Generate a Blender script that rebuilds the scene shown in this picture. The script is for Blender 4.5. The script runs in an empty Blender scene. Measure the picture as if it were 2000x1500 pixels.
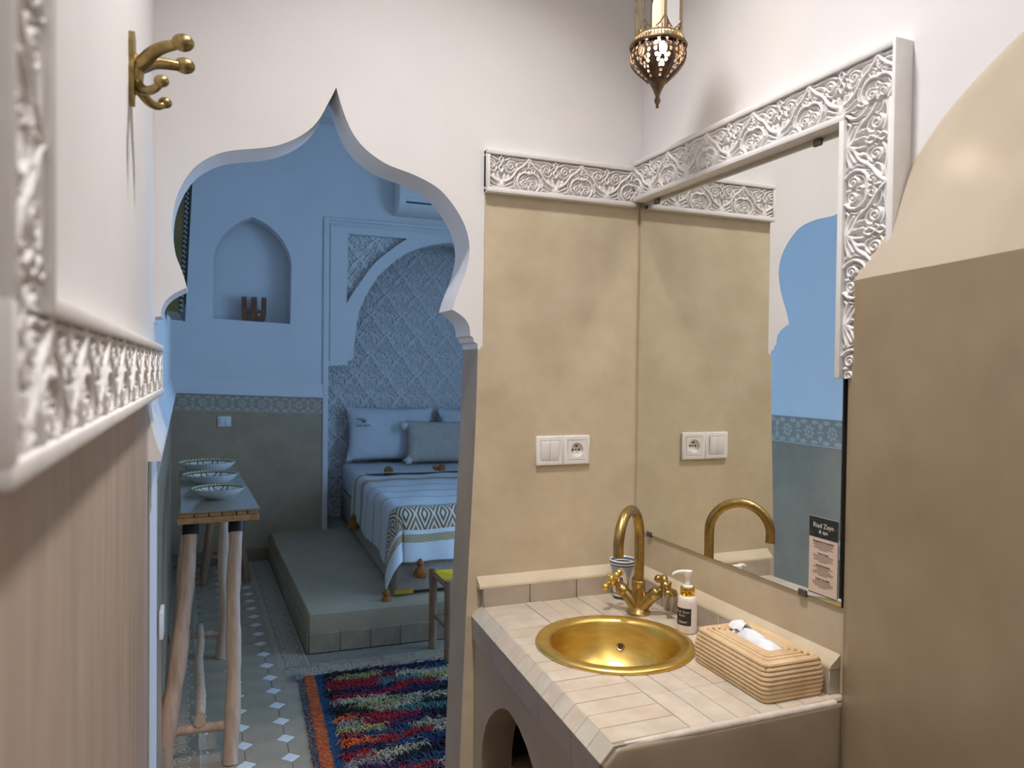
import bpy, bmesh, math, random
import numpy as np
from mathutils import Vector, Matrix
random.seed(7)
rng = np.random.default_rng(7)
SC = bpy.context.scene
COL = SC.collection
PI = math.pi

# ------------------------------------------------------------------ camera
cam_d = bpy.data.cameras.new('camera')
cam = bpy.data.objects.new('camera', cam_d)
COL.objects.link(cam)
cam_d.sensor_width = 36.0
cam_d.lens = 1469.3 / 2000 * 36.0
cam_d.clip_start = 0.02
YAW, PITCH, ROLL = math.radians(22.062), math.radians(-1.111), math.radians(0.674)
_f = Vector((math.sin(YAW) * math.cos(PITCH), math.cos(YAW) * math.cos(PITCH), math.sin(PITCH)))
_r = Vector((math.cos(YAW), -math.sin(YAW), 0))
_u = _r.cross(_f)
_r2 = math.cos(ROLL) * _r + math.sin(ROLL) * _u
_u2 = -math.sin(ROLL) * _r + math.cos(ROLL) * _u
cam.matrix_world = Matrix(((_r2.x, _u2.x, -_f.x, 0), (_r2.y, _u2.y, -_f.y, 0), (_r2.z, _u2.z, -_f.z, 1.45), (0, 0, 0, 1)))
cam_d.dof.use_dof = True
cam_d.dof.focus_distance = 2.1
cam_d.dof.aperture_fstop = 4.8
SC.camera = cam

# ------------------------------------------------------------------ world, lights, exposure
SC.view_settings.view_transform = 'Standard'
SC.view_settings.look = 'None'
SC.view_settings.gamma = 1.0
SC.view_settings.use_curve_mapping = False
SC.view_settings.exposure = 0.0
SC.cycles.use_denoising = True
SC.cycles.denoiser = 'OPENIMAGEDENOISE'
SC.cycles.sample_clamp_indirect = 60.0
SC.cycles.blur_glossy = 0.05
SC.cycles.max_bounces = 6
SC.cycles.diffuse_bounces = 3
SC.cycles.glossy_bounces = 4
SC.cycles.use_adaptive_sampling = True
SC.cycles.adaptive_threshold = 0.05
SC.cycles.use_light_tree = False

world = bpy.data.worlds.new('sky')
SC.world = world
world.use_nodes = True
world.node_tree.nodes['Background'].inputs[0].default_value = (0.35, 0.6, 1.0, 1)
world.node_tree.nodes['Background'].inputs[1].default_value = 0.6


def area_light(name, loc, aim, size, size_y, power, color, shape='RECTANGLE', spread=PI):
    d = bpy.data.lights.new(name, 'AREA')
    d.shape = shape
    d.size = size
    d.size_y = size_y
    d.energy = power
    d.color = color
    d.spread = spread
    o = bpy.data.objects.new(name, d)
    COL.objects.link(o)
    o.location = loc
    o.rotation_euler = (Vector(aim) - Vector(loc)).to_track_quat('-Z', 'Y').to_euler()
    return o


# daylight entering by the bedroom window in the far right wall
area_light('window_daylight', (2.93, 3.05, 1.45), (0.0, 3.4, 1.0), 1.5, 2.2, 58.0, (0.34, 0.60, 1.0))
# ceiling lamp over the counter, then unseen fill lamps added above and behind the camera
LAMPS = ((0.47, 1.12, 13.4, 106), (0.42, 0.10, 5.4, 118), (0.42, -0.75, 5.0, 130))
for _x, _y, _p, _s in LAMPS:
    area_light('ceiling_lamp_light', (_x, _y, 3.085), (_x, _y, 0.0), 0.18, 0.18, _p, (1.0, 0.96, 0.955), 'DISK', math.radians(_s))


# ------------------------------------------------------------------ node helpers
class V:
    """a float socket in a node tree with arithmetic"""
    nt = None

    def __init__(s, sock):
        s.s = sock

    @staticmethod
    def op(name, *a):
        n = V.nt.nodes.new('ShaderNodeMath')
        n.operation = name
        for i, x in enumerate(a):
            if isinstance(x, V):
                V.nt.links.new(x.s, n.inputs[i])
            else:
                n.inputs[i].default_value = x
        return V(n.outputs[0])

    def __add__(s, o): return V.op('ADD', s, o)
    def __radd__(s, o): return V.op('ADD', o, s)
    def __sub__(s, o): return V.op('SUBTRACT', s, o)
    def __rsub__(s, o): return V.op('SUBTRACT', o, s)
    def __mul__(s, o): return V.op('MULTIPLY', s, o)
    def __rmul__(s, o): return V.op('MULTIPLY', o, s)
    def __truediv__(s, o): return V.op('DIVIDE', s, o)
    def __gt__(s, o): return V.op('GREATER_THAN', s, o)
    def __lt__(s, o): return V.op('LESS_THAN', s, o)
    def abs(s): return V.op('ABSOLUTE', s)
    def frac(s): return V.op('FRACT', s)
    def sin(s): return V.op('SINE', s)
    def min(s, o): return V.op('MINIMUM', s, o)
    def max(s, o): return V.op('MAXIMUM', s, o)


def between(x, a, b):
    return (x > a) * (x < b)


def hyp(a, b):
    return V.op('SQRT', a * a + b * b)


def c4(c):
    return (c[0], c[1], c[2], 1.0)


def new_mat(name):
    m = bpy.data.materials.new(name)
    m.use_nodes = True
    nt = m.node_tree
    V.nt = nt
    return m, nt, nt.nodes['Principled BSDF']


def mix(nt, fac, a, b):
    n = nt.nodes.new('ShaderNodeMix')
    n.data_type = 'RGBA'
    if isinstance(fac, V):
        nt.links.new(fac.s, n.inputs[0])
    elif isinstance(fac, (int, float)):
        n.inputs[0].default_value = fac
    else:
        nt.links.new(fac, n.inputs[0])
    for i, x in ((6, a), (7, b)):
        if isinstance(x, tuple):
            n.inputs[i].default_value = c4(x)
        else:
            nt.links.new(x, n.inputs[i])
    return n.outputs[2]


def obj_coords(nt):
    n = nt.nodes.new('ShaderNodeTexCoord')
    return n.outputs['Object']


def noise(nt, scale, detail=4, rough=0.6, vec=None, stretch=None):
    v = vec or obj_coords(nt)
    if stretch:
        mp = nt.nodes.new('ShaderNodeMapping')
        mp.inputs['Scale'].default_value = stretch
        nt.links.new(v, mp.inputs[0])
        v = mp.outputs[0]
    n = nt.nodes.new('ShaderNodeTexNoise')
    n.inputs['Scale'].default_value = scale
    n.inputs['Detail'].default_value = detail
    n.inputs['Roughness'].default_value = rough
    nt.links.new(v, n.inputs['Vector'])
    return n.outputs['Fac']


def ramp(nt, fac, stops):
    n = nt.nodes.new('ShaderNodeValToRGB')
    while len(n.color_ramp.elements) < len(stops):
        n.color_ramp.elements.new(0.5)
    for e, (p, c) in zip(n.color_ramp.elements, stops):
        e.position = p
        e.color = c4(c)
    nt.links.new(fac, n.inputs[0])
    return n.outputs[0]


def bump(nt, bsdf, fac, strength, dist=0.002):
    n = nt.nodes.new('ShaderNodeBump')
    n.inputs['Strength'].default_value = strength
    n.inputs['Distance'].default_value = dist
    nt.links.new(fac, n.inputs['Height'])
    nt.links.new(n.outputs[0], bsdf.inputs['Normal'])


def mat(name, col, rough=0.6, metal=0.0, col2=None, scale=6.0, contrast=(0.35, 0.65), bumps=None, stretch=None,
        rnd=None, spec=0.5, alpha=1.0, trans=0.0, ior=1.45):
    m, nt, b = new_mat(name)
    b.inputs['Roughness'].default_value = rough
    b.inputs['Metallic'].default_value = metal
    b.inputs['Specular IOR Level'].default_value = spec
    b.inputs['IOR'].default_value = ior
    b.inputs['Transmission Weight'].default_value = trans
    if col2:
        f = noise(nt, scale, 3, 0.62, stretch=stretch)
        src = ramp(nt, f, [(contrast[0], col), (contrast[1], col2)])
    else:
        src = None
    if rnd:
        oi = nt.nodes.new('ShaderNodeObjectInfo')
        r = ramp(nt, oi.outputs['Random'], [(i / (len(rnd) - 1), c) for i, c in enumerate(rnd)])
        n = nt.nodes.new('ShaderNodeMix')
        n.data_type = 'RGBA'
        n.blend_type = 'MULTIPLY'
        n.inputs[0].default_value = 1.0
        if src:
            nt.links.new(src, n.inputs[6])
        else:
            n.inputs[6].default_value = c4(col)
        nt.links.new(r, n.inputs[7])
        src = n.outputs[2]
    if src:
        nt.links.new(src, b.inputs['Base Color'])
    else:
        b.inputs['Base Color'].default_value = c4(col)
    if bumps:
        bump(nt, b, noise(nt, bumps[0], 1.5, 0.6, stretch=stretch), bumps[1], bumps[2] if len(bumps) > 2 else 0.002)
    return m


# ------------------------------------------------------------------ materials
WHITE = mat('white_plaster', (0.79, 0.775, 0.775), 0.75, col2=(0.75, 0.735, 0.735), scale=2.5)
STUCCO = mat('carved_stucco', (0.82, 0.80, 0.785), 0.7, col2=(0.76, 0.735, 0.71), scale=20)
BEIGE = mat('beige_tadelakt', (0.665, 0.57, 0.405), 0.38, col2=(0.51, 0.42, 0.285), scale=7, contrast=(0.24, 0.78),
            bumps=(9, 0.2, 0.006))
TAUPE = mat('taupe_tadelakt', (0.46, 0.365, 0.275), 0.42, col2=(0.36, 0.285, 0.21), scale=5, contrast=(0.3, 0.7), bumps=(9, 0.2, 0.006))
LEFTDADO = mat('brushed_taupe_plaster', (0.60, 0.49, 0.40), 0.5, col2=(0.46, 0.365, 0.29), scale=7, contrast=(0.3, 0.7),
               stretch=(1, 4, 0.5), bumps=(20, 0.2, 0.003))
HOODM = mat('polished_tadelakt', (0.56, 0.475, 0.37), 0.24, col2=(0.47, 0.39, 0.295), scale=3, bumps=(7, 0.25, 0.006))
HOOD_SHADED = mat('shaded_tadelakt_wall', (0.37, 0.29, 0.185), 0.34, col2=(0.285, 0.21, 0.13), scale=3.5, contrast=(0.3, 0.7), bumps=(7, 0.2, 0.006))  # darker copy of the hood plaster, shade on the upright face put into the colour
DADO = mat('grey_dado_plaster', (0.48, 0.36, 0.235), 0.24, col2=(0.38, 0.285, 0.19), scale=5, contrast=(0.3, 0.7))
PLATM = mat('grey_green_plaster', (0.55, 0.45, 0.31), 0.42, col2=(0.44, 0.36, 0.25), scale=5, contrast=(0.3, 0.7), bumps=(12, 0.15, 0.004))
GROUT = mat('grout', (0.36, 0.31, 0.255), 0.9, col2=(0.28, 0.24, 0.2), scale=30)
TILE = mat('glazed_cream_tile', (0.615, 0.54, 0.445), 0.32, col2=(0.515, 0.445, 0.36), scale=18,
           rnd=[(1, .95, .93), (1, 1, 1), (0.94, 0.97, 0.94), (1, 0.96, 0.9), (0.97, 0.93, 0.9)], bumps=(40, 0.12, 0.002))
APRON = mat('grey_brown_tile', (0.44, 0.37, 0.32), 0.4, col2=(0.38, 0.32, 0.275), scale=14, rnd=[(1, .96, .95), (1, 1, 1), (0.92, 0.9, 0.9)])
SPLASH = mat('taupe_backsplash_tile', (0.50, 0.43, 0.35), 0.4, col2=(0.42, 0.36, 0.29), scale=16, rnd=[(1, .97, .95), (1, 1, 1), (0.9, 0.9, 0.88)])
BRASS = mat('brushed_brass', (0.82, 0.60, 0.19), 0.34, 1.0, col2=(0.70, 0.49, 0.125), scale=18, stretch=(1, 1, 6), bumps=(55, 0.10, 0.001))
OLDBRASS = mat('aged_brass', (0.50, 0.355, 0.135), 0.33, 1.0, col2=(0.35, 0.235, 0.08), scale=40, bumps=(120, 0.15, 0.001))
DULLBRASS = mat('antique_brass', (0.34, 0.25, 0.105), 0.34, 1.0, col2=(0.22, 0.155, 0.06), scale=50)
LANTM = mat('dark_bronze', (0.20, 0.13, 0.08), 0.42, 0.85, col2=(0.11, 0.07, 0.045), scale=50)
LANTBAR = mat('bronze_bar', (0.42, 0.31, 0.17), 0.38, 0.85, col2=(0.28, 0.19, 0.1), scale=50)
MIRROR = mat('mirror_glass', (0.90, 0.915, 0.89), 0.0, 1.0)
BLACK = mat('black_edge_and_shade', (0.015, 0.015, 0.017), 0.5)
CHROME = mat('dark_metal_clip', (0.16, 0.14, 0.12), 0.35, 0.8)
PLASTIC = mat('white_plastic', (0.85, 0.83, 0.80), 0.32, rnd=[(1, 1, 1), (0.98, 0.98, 0.98)])
DARKHOLE = mat('dark_hole', (0.02, 0.018, 0.016), 0.6)
CREAMPAPER = mat('cream_paper', (0.72, 0.56, 0.44), 0.6)
BLACKPAPER = mat('black_paper', (0.018, 0.022, 0.024), 0.45, col2=(0.05, 0.05, 0.05), scale=90, contrast=(0.5, 0.75))
INK = mat('brown_ink', (0.10, 0.055, 0.045), 0.7)
GOLDINK = mat('pale_ink', (0.80, 0.74, 0.58), 0.6)
PEARL = mat('pearl_liquid_plastic', (0.82, 0.74, 0.69), 0.28, col2=(0.74, 0.65, 0.59), scale=30)
GOLDCAP = mat('shiny_gold_plastic', (0.80, 0.50, 0.07), 0.16, 1.0)
RAFFIA = mat('raffia_coil', (0.74, 0.55, 0.33), 0.65, col2=(0.58, 0.39, 0.20), scale=16, contrast=(0.3, 0.75), bumps=(240, 0.5, 0.002),
             stretch=(1, 1, 0.6))
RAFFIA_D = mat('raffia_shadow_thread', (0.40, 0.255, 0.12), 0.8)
FILM = mat('clear_tissue_film', (0.86, 0.88, 0.92), 0.15, col2=(0.70, 0.73, 0.76), scale=30)
TISSUE = mat('white_tissue', (0.85, 0.85, 0.86), 0.8)
WOOD = mat('peeled_wood', (0.70, 0.49, 0.35), 0.6, col2=(0.50, 0.33, 0.22), scale=10, contrast=(0.35, 0.7), stretch=(4, 4, 0.5), bumps=(30, 0.3, 0.003))
BOARD = mat('pine_board', (0.62, 0.38, 0.18), 0.55, col2=(0.46, 0.25, 0.11), scale=12, stretch=(4, 0.6, 4), rnd=[(1, 1, 1), (0.85, 0.8, 0.78), (1, 0.93, 0.85)])
STOOLW = mat('stool_wood', (0.42, 0.26, 0.15), 0.55, col2=(0.30, 0.175, 0.095), scale=12, stretch=(4, 4, 0.6))
GLASSTOP = mat('smoky_glass_top', (0.30, 0.275, 0.225), 0.12)
RUBBER = mat('black_sleeve', (0.012, 0.012, 0.016), 0.5)
SCULPT = mat('carved_brown_wood', (0.21, 0.095, 0.04), 0.5, col2=(0.15, 0.06, 0.025), scale=14, stretch=(4, 1, 1))
LINEN = mat('white_linen', (0.74, 0.75, 0.77), 0.85, col2=(0.68, 0.69, 0.71), scale=6, bumps=(16, 0.3, 0.006))
GREYLINEN = mat('grey_linen', (0.57, 0.51, 0.44), 0.9, col2=(0.50, 0.45, 0.39), scale=20, bumps=(22, 0.3, 0.006))
BEDGREY = mat('grey_upholstery', (0.46, 0.40, 0.335), 0.85, col2=(0.39, 0.34, 0.285), scale=30, bumps=(300, 0.2, 0.001))
RUST = mat('rust_yarn', (0.42, 0.17, 0.035), 0.9, col2=(0.27, 0.095, 0.02), scale=60, stretch=(3, 3, 0.6))
CREAMYARN = mat('cream_yarn', (0.72, 0.70, 0.66), 0.9)
GOLDTAPE = mat('yellow_corner_tape', (0.55, 0.36, 0.04), 0.35)
YELLOW = mat('yellow_cord', (0.95, 0.60, 0.012), 0.55)
OLIVE = mat('olive_wood_side', (0.19, 0.15, 0.045), 0.4, col2=(0.145, 0.115, 0.035), scale=12)
STUD = mat('metal_studs', (0.45, 0.45, 0.42), 0.3, 0.9)
DARKFRAME = mat('dark_frame', (0.03, 0.035, 0.035), 0.5)
OCTO = mat('grey_beige_floor_tile', (0.50, 0.42, 0.32), 0.36, col2=(0.39, 0.325, 0.24), scale=9, contrast=(0.3, 0.7),
           rnd=[(1, 1, 1), (0.92, 0.92, 0.9), (1.0, 0.97, 0.93), (0.88, 0.88, 0.88)])
DIAMOND = mat('white_floor_tile', (0.86, 0.86, 0.86), 0.25, rnd=[(1, 1, 1), (0.95, 0.95, 0.96)])
SKIRT = mat('brown_skirting_tile', (0.36, 0.26, 0.18), 0.4, col2=(0.29, 0.205, 0.14), scale=12, rnd=[(1, 1, 1), (0.9, 0.9, 0.9)])
LOGO = mat('green_embroidery', (0.045, 0.09, 0.055), 0.8)
EARTHEN = mat('glazed_white_ceramic', (0.74, 0.73, 0.71), 0.15)
LENS = None


def mat_emit(name, col, strength):
    m, nt, b = new_mat(name)
    b.inputs['Base Color'].default_value = c4(col)
    b.inputs['Emission Color'].default_value = c4(col)
    b.inputs['Emission Strength'].default_value = strength
    return m


BULB = mat_emit('glowing_bulb', (1.0, 0.86, 0.68), 52.0)
LENS = mat_emit('lamp_lens', (1.0, 0.84, 0.66), 4.0)


def mat_glass(name, col, rough=0.05, fac=0.25):
    """thin clear pane: mostly see-through with a mirror-like sheen"""
    m = bpy.data.materials.new(name)
    m.use_nodes = True
    nt = m.node_tree
    nt.nodes.clear()
    out = nt.nodes.new('ShaderNodeOutputMaterial')
    t = nt.nodes.new('ShaderNodeBsdfTransparent')
    t.inputs[0].default_value = c4(col)
    g = nt.nodes.new('ShaderNodeBsdfGlossy')
    g.inputs['Roughness'].default_value = rough
    mx = nt.nodes.new('ShaderNodeMixShader')
    fr = nt.nodes.new('ShaderNodeFresnel')
    fr.inputs[0].default_value = 1.45
    nt.links.new(fr.outputs[0], mx.inputs[0])
    nt.links.new(t.outputs[0], mx.inputs[1])
    nt.links.new(g.outputs[0], mx.inputs[2])
    nt.links.new(mx.outputs[0], out.inputs[0])
    return m


PANE = mat_glass('clear_pane', (0.93, 0.95, 0.93))


def mat_stencil():
    m, nt, b = new_mat('stencilled_dado_band')
    uv = nt.nodes.new('ShaderNodeUVMap')
    sp = nt.nodes.new('ShaderNodeSeparateXYZ')
    nt.links.new(uv.outputs[0], sp.inputs[0])
    u, v = V(sp.outputs[0]), V(sp.outputs[1])          # metres along, 0..1 across
    p = (u / 0.135).frac() - 0.5
    q = v - 0.5
    th = V.op('ARCTAN2', q, p * 1.15)
    r = hyp(p * 1.15, q)
    petals = (r < ((th * 8.0).sin() * 0.05 + 0.22)) * (r > 0.13)
    core = r < 0.06
    p2 = ((u / 0.135) + 0.5).frac() - 0.5
    vase = (p2.abs() * 2.6 + (q.abs() - 0.22).abs() * 1.6) < 0.26
    bar = (p2.abs() < 0.13) * (q.abs() < 0.03)
    dots = hyp((u / 0.0675).frac() - 0.5, (q.abs() - 0.36) * 4.0) < 0.3
    edge = q.abs() > 0.455
    fac = petals.max(core).max(vase).max(bar).max(dots).max(edge)
    nz = V(noise(nt, 45, 3, 0.6))
    fac = fac * between(nz, 0.36, 1.0)
    nt.links.new(mix(nt, fac, (0.40, 0.32, 0.235), (0.56, 0.50, 0.42)), b.inputs['Base Color'])
    b.inputs['Roughness'].default_value = 0.6
    return m


def mat_scroll():
    m, nt, b = new_mat('scroll_border_tile')
    oc = obj_coords(nt)
    sp = nt.nodes.new('ShaderNodeSeparateXYZ')
    nt.links.new(oc, sp.inputs[0])
    x, y = V(sp.outputs[0]), V(sp.outputs[1])          # tile local metres, y along the border
    p = ((y / 0.0775) + 0.5).frac() - 0.5
    q = x / 0.0775
    r = hyp(p, q)
    th = V.op('ARCTAN2', q, p)
    spiral = ((r * 4.2 + th / (2 * PI)).frac() - 0.5).abs() < 0.17
    spiral = spiral * (r < 0.47)
    wave = (q - (y / 0.155 * 2 * PI).sin() * 0.52).abs() < 0.06
    edge = between(q.abs(), 0.72, 0.80)
    fac = spiral.max(wave * (r > 0.47)).max(edge)
    nz = V(noise(nt, 20, 4, 0.6))
    base = mix(nt, nz, (0.33, 0.265, 0.19), (0.41, 0.33, 0.24))
    nt.links.new(mix(nt, fac, base, (0.60, 0.52, 0.41)), b.inputs['Base Color'])
    b.inputs['Roughness'].default_value = 0.42
    return m


def mat_blanket():
    m, nt, b = new_mat('woven_blanket')
    uv = nt.nodes.new('ShaderNodeUVMap')
    sp = nt.nodes.new('ShaderNodeSeparateXYZ')
    nt.links.new(uv.outputs[0], sp.inputs[0])
    u, v = V(sp.outputs[0]), V(sp.outputs[1])          # metres across, metres from the foot hem
    # wide band of nested lozenges
    P = 0.105
    a = ((u / P).frac() - 0.5).abs() * 2.0
    q = ((v - 0.255) / 0.082).abs()
    d = a + q * 0.72
    rings = ((d * 2.35).frac() - 0.5) > 0.0
    wide = between(v, 0.173, 0.337)
    # small chain bands
    a2 = ((u / 0.062).frac() - 0.5).abs() * 2.0

    def chain(v0, h):
        q2 = ((v - v0) / h).abs()
        return ((a2 + q2 * 0.9) * 1.9).frac() > 0.5, between(v, v0 - h, v0 + h)
    c1, m1 = chain(0.128, 0.022)
    c2, m2 = chain(1.36, 0.035)
    c3, m3 = chain(1.62, 0.03)

    def line(v0, w):
        return (v - v0).abs() < w
    grey = line(0.63, 0.006).max(line(0.86, 0.006)).max(line(1.08, 0.006)).max(line(0.352, 0.006)).max(line(1.30, 0.004)).max(line(1.415, 0.004))
    white = (0.74, 0.745, 0.75)
    col = mix(nt, wide, white, (0.74, 0.64, 0.50))
    col = mix(nt, wide * rings, col, (0.17, 0.12, 0.075))
    col = mix(nt, wide * rings * (a > 0.82), col, (0.36, 0.17, 0.05))
    for c, mm in ((c1, m1), (c2, m2), (c3, m3)):
        col = mix(nt, mm, col, (0.66, 0.55, 0.36))
        col = mix(nt, mm * c, col, (0.28, 0.19, 0.075))
    col = mix(nt, grey, col, (0.17, 0.175, 0.18))
    nt.links.new(col, b.inputs['Base Color'])
    b.inputs['Roughness'].default_value = 0.9
    bump(nt, b, noise(nt, 60, 3, 0.6), 0.3, 0.003)
    return m


def mat_bowl():
    """painted inside of the dishes: arcs, dots and a yellow rim on white; plain white outside"""
    m, nt, b = new_mat('painted_dish')
    oc = obj_coords(nt)
    sp = nt.nodes.new('ShaderNodeSeparateXYZ')
    nt.links.new(oc, sp.inputs[0])
    x, y = V(sp.outputs[0]), V(sp.outputs[1])          # unit dish: rim radius 1
    r = hyp(x, y)
    th = V.op('ARCTAN2', y, x)
    t = (th / (2 * PI) * 10.0).frac() - 0.5
    arcs = ((r - (t.abs() * 1.3 + 0.42)).abs() < 0.05) * (r < 0.90)
    ring = between(r, 0.885, 0.91).max(between(r, 0.60, 0.63))
    t2 = (th / (2 * PI) * 56.0).frac() - 0.5
    dots = (t2.abs() < 0.25) * between(r, 0.955, 1.0)
    t3 = (th / (2 * PI) * 40.0).frac() - 0.5
    specks = (t3.abs() < 0.22) * between(((r * 14.0).frac()), 0.2, 0.6) * between(r, 0.64, 0.80)
    black = arcs.max(ring).max(dots).max(specks)
    yel = between(r, 0.91, 0.95)
    col = mix(nt, yel, (0.74, 0.72, 0.68), (0.52, 0.40, 0.06))
    col = mix(nt, black, col, (0.014, 0.012, 0.012))
    nt.links.new(col, b.inputs['Base Color'])
    b.inputs['Roughness'].default_value = 0.2
    return m


def mat_cup():
    m, nt, b = new_mat('painted_cup')
    oc = obj_coords(nt)
    sp = nt.nodes.new('ShaderNodeSeparateXYZ')
    nt.links.new(oc, sp.inputs[0])
    x, y, z = V(sp.outputs[0]), V(sp.outputs[1]), V(sp.outputs[2])
    th = V.op('ARCTAN2', y, x) / (2 * PI) + 0.5
    t = ((th * 5.0 + 0.28).frac() - 0.5).abs() * 2.0     # 0 in the middle of a pendant
    zt = (0.092 - z) / 0.048                              # 0 at the top of the pendant, 1 at its tip
    w = (1.0 - zt) * (1.0 - zt) * 0.8 + 0.04
    inp = between(zt, 0.0, 1.0)
    pend = inp * (t < w)
    pend_in = inp * (t < (w - 0.13))
    line1 = inp * between(t, w - 0.04, w + 0.05)
    rings = between(z, 0.0925, 0.096).max(between(z, 0.016, 0.0185)).max(between(z, 0.003, 0.009))
    blue = between(z, 0.099, 0.105)
    tt = 1.0 - t
    flower = hyp(tt * 0.05, z - 0.052) < 0.013
    flower2 = hyp(tt * 0.05, z - 0.052) < 0.008
    tip = (t < 0.09) * between(z, 0.036, 0.046)
    col = mix(nt, pend_in, (0.76, 0.67, 0.56), (0.24, 0.33, 0.36))
    col = mix(nt, flower, col, (0.05, 0.03, 0.03))
    col = mix(nt, flower2, col, (0.42, 0.14, 0.12))
    col = mix(nt, line1.max(tip), col, (0.03, 0.03, 0.04))
    col = mix(nt, rings, col, (0.03, 0.03, 0.045))
    col = mix(nt, blue, col, (0.11, 0.16, 0.25))
    nt.links.new(col, b.inputs['Base Color'])
    b.inputs['Roughness'].default_value = 0.15
    return m


def mat_attr(name, rough=0.85):
    m, nt, b = new_mat(name)
    a = nt.nodes.new('ShaderNodeAttribute')
    a.attribute_name = 'col'
    nt.links.new(a.outputs['Color'], b.inputs['Base Color'])
    b.inputs['Roughness'].default_value = rough
    return m


STENCIL = mat_stencil()
SCROLL = mat_scroll()
BLANKET = mat_blanket()
DISH = mat_bowl()
CUPM = mat_cup()
YARN = mat_attr('dyed_wool_pile')


# ------------------------------------------------------------------ mesh helpers
class MB:
    def __init__(s):
        s.v, s.f, s.m = [], [], []

    def add(s, verts, faces, mi=0):
        o = len(s.v)
        s.v.extend([tuple(p) for p in verts])
        s.f.extend([tuple(i + o for i in f) for f in faces])
        s.m.extend([mi] * len(faces))
        return s

    def box(s, x0, x1, y0, y1, z0, z1, mi=0, M=None):
        vs = [(x, y, z) for z in (z0, z1) for y in (y0, y1) for x in (x0, x1)]
        if M:
            vs = [M @ Vector(p) for p in vs]
        return s.add(vs, [(0, 2, 3, 1), (4, 5, 7, 6), (0, 1, 5, 4), (2, 6, 7, 3), (0, 4, 6, 2), (1, 3, 7, 5)], mi)

    def tube(s, path, radii, n=12, mi=0, caps=True):
        path = [Vector(p) for p in path]
        if not isinstance(radii, (list, tuple)):
            radii = [radii] * len(path)
        vs, fs = [], []
        up = None
        for i, p in enumerate(path):
            t = (path[min(i + 1, len(path) - 1)] - path[max(i - 1, 0)]).normalized()
            if up is None:
                up = Vector((0, 0, 1)) if abs(t.z) < 0.9 else Vector((1, 0, 0))
            a = (up - t * up.dot(t)).normalized()
            bb = t.cross(a)
            up = a
            for k in range(n):
                an = 2 * PI * k / n
                vs.append(p + (a * math.cos(an) + bb * math.sin(an)) * radii[i])
        for i in range(len(path) - 1):
            for k in range(n):
                k2 = (k + 1) % n
                fs.append((i * n + k, i * n + k2, (i + 1) * n + k2, (i + 1) * n + k))
        if caps:
            fs.append(tuple(reversed(range(n))))
            fs.append(tuple(range((len(path) - 1) * n, len(path) * n)))
        return s.add(vs, fs, mi)

    def lathe(s, prof, n=32, c=(0, 0, 0), mi=0, close=False, M=None):
        vs, fs = [], []
        for r, z in prof:
            for k in range(n):
                an = 2 * PI * k / n
                vs.append(Vector((r * math.cos(an), r * math.sin(an), z)))
        m = len(prof)
        for i in range(m - 1 if not close else m):
            j = (i + 1) % m
            for k in range(n):
                k2 = (k + 1) % n
                fs.append((i * n + k, i * n + k2, j * n + k2, j * n + k))
        if M:
            vs = [M @ p for p in vs]
        else:
            vs = [p + Vector(c) for p in vs]
        return s.add(vs, fs, mi)

    def ball(s, c, r, n=14, mi=0, sc=(1, 1, 1), M=None):
        prof = [(max(1e-5, math.sin(PI * i / 8)), -math.cos(PI * i / 8)) for i in range(9)]
        vs, fs = [], []
        for rr, z in prof:
            for k in range(n):
                an = 2 * PI * k / n
                p = Vector((rr * math.cos(an) * r * sc[0], rr * math.sin(an) * r * sc[1], z * r * sc[2]))
                vs.append((M @ p if M else p) + Vector(c))
        for i in range(8):
            for k in range(n):
                k2 = (k + 1) % n
                fs.append((i * n + k, i * n + k2, (i + 1) * n + k2, (i + 1) * n + k))
        return s.add(vs, fs, mi)

    def grid(s, pts, mi=0, flip=False):
        """pts: array [rows][cols] of points"""
        R, Cn = len(pts), len(pts[0])
        vs = [p for row in pts for p in row]
        fs = []
        for i in range(R - 1):
            for j in range(Cn - 1):
                q = (i * Cn + j, i * Cn + j + 1, (i + 1) * Cn + j + 1, (i + 1) * Cn + j)
                fs.append(tuple(reversed(q)) if flip else q)
        return s.add(vs, fs, mi)

    def build(s, name, mats, parent=None, smooth=False, angle=40, bevel=0, seg=2, welded=False):
        me = bpy.data.meshes.new(name)
        me.from_pydata(s.v, [], s.f)
        return finish(name, me, mats, parent, smooth, angle, bevel, seg, s.m, welded)


def finish(name, me, mats, parent=None, smooth=False, angle=40, bevel=0, seg=2, mi=None, welded=False):
    if not isinstance(mats, (list, tuple)):
        mats = [mats]
    for m in mats:
        me.materials.append(m)
    if mi is not None and len(mats) > 1 and len(mi) == len(me.polygons):
        me.polygons.foreach_set('material_index', mi)
    bm = bmesh.new()
    bm.from_mesh(me)
    if welded:
        bmesh.ops.remove_doubles(bm, verts=bm.verts, dist=1e-5)
        bmesh.ops.dissolve_limit(bm, angle_limit=0.01, verts=bm.verts, edges=bm.edges, delimit={'MATERIAL'})
        bmesh.ops.triangulate(bm, faces=[f for f in bm.faces if len(f.verts) > 4])
    bmesh.ops.recalc_face_normals(bm, faces=bm.faces)
    if bevel:
        es = [e for e in bm.edges if len(e.link_faces) == 2 and e.calc_face_angle(0) > 0.6]
        bmesh.ops.bevel(bm, geom=es, offset=bevel, segments=seg, profile=0.5, affect='EDGES', clamp_overlap=True)
    bm.to_mesh(me)
    bm.free()
    if smooth:
        me.polygons.foreach_set('use_smooth', [True] * len(me.polygons))
        me.set_sharp_from_angle(angle=math.radians(angle))
    me.update()
    o = bpy.data.objects.new(name, me)
    COL.objects.link(o)
    if parent:
        o.parent = parent
    return o


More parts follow.
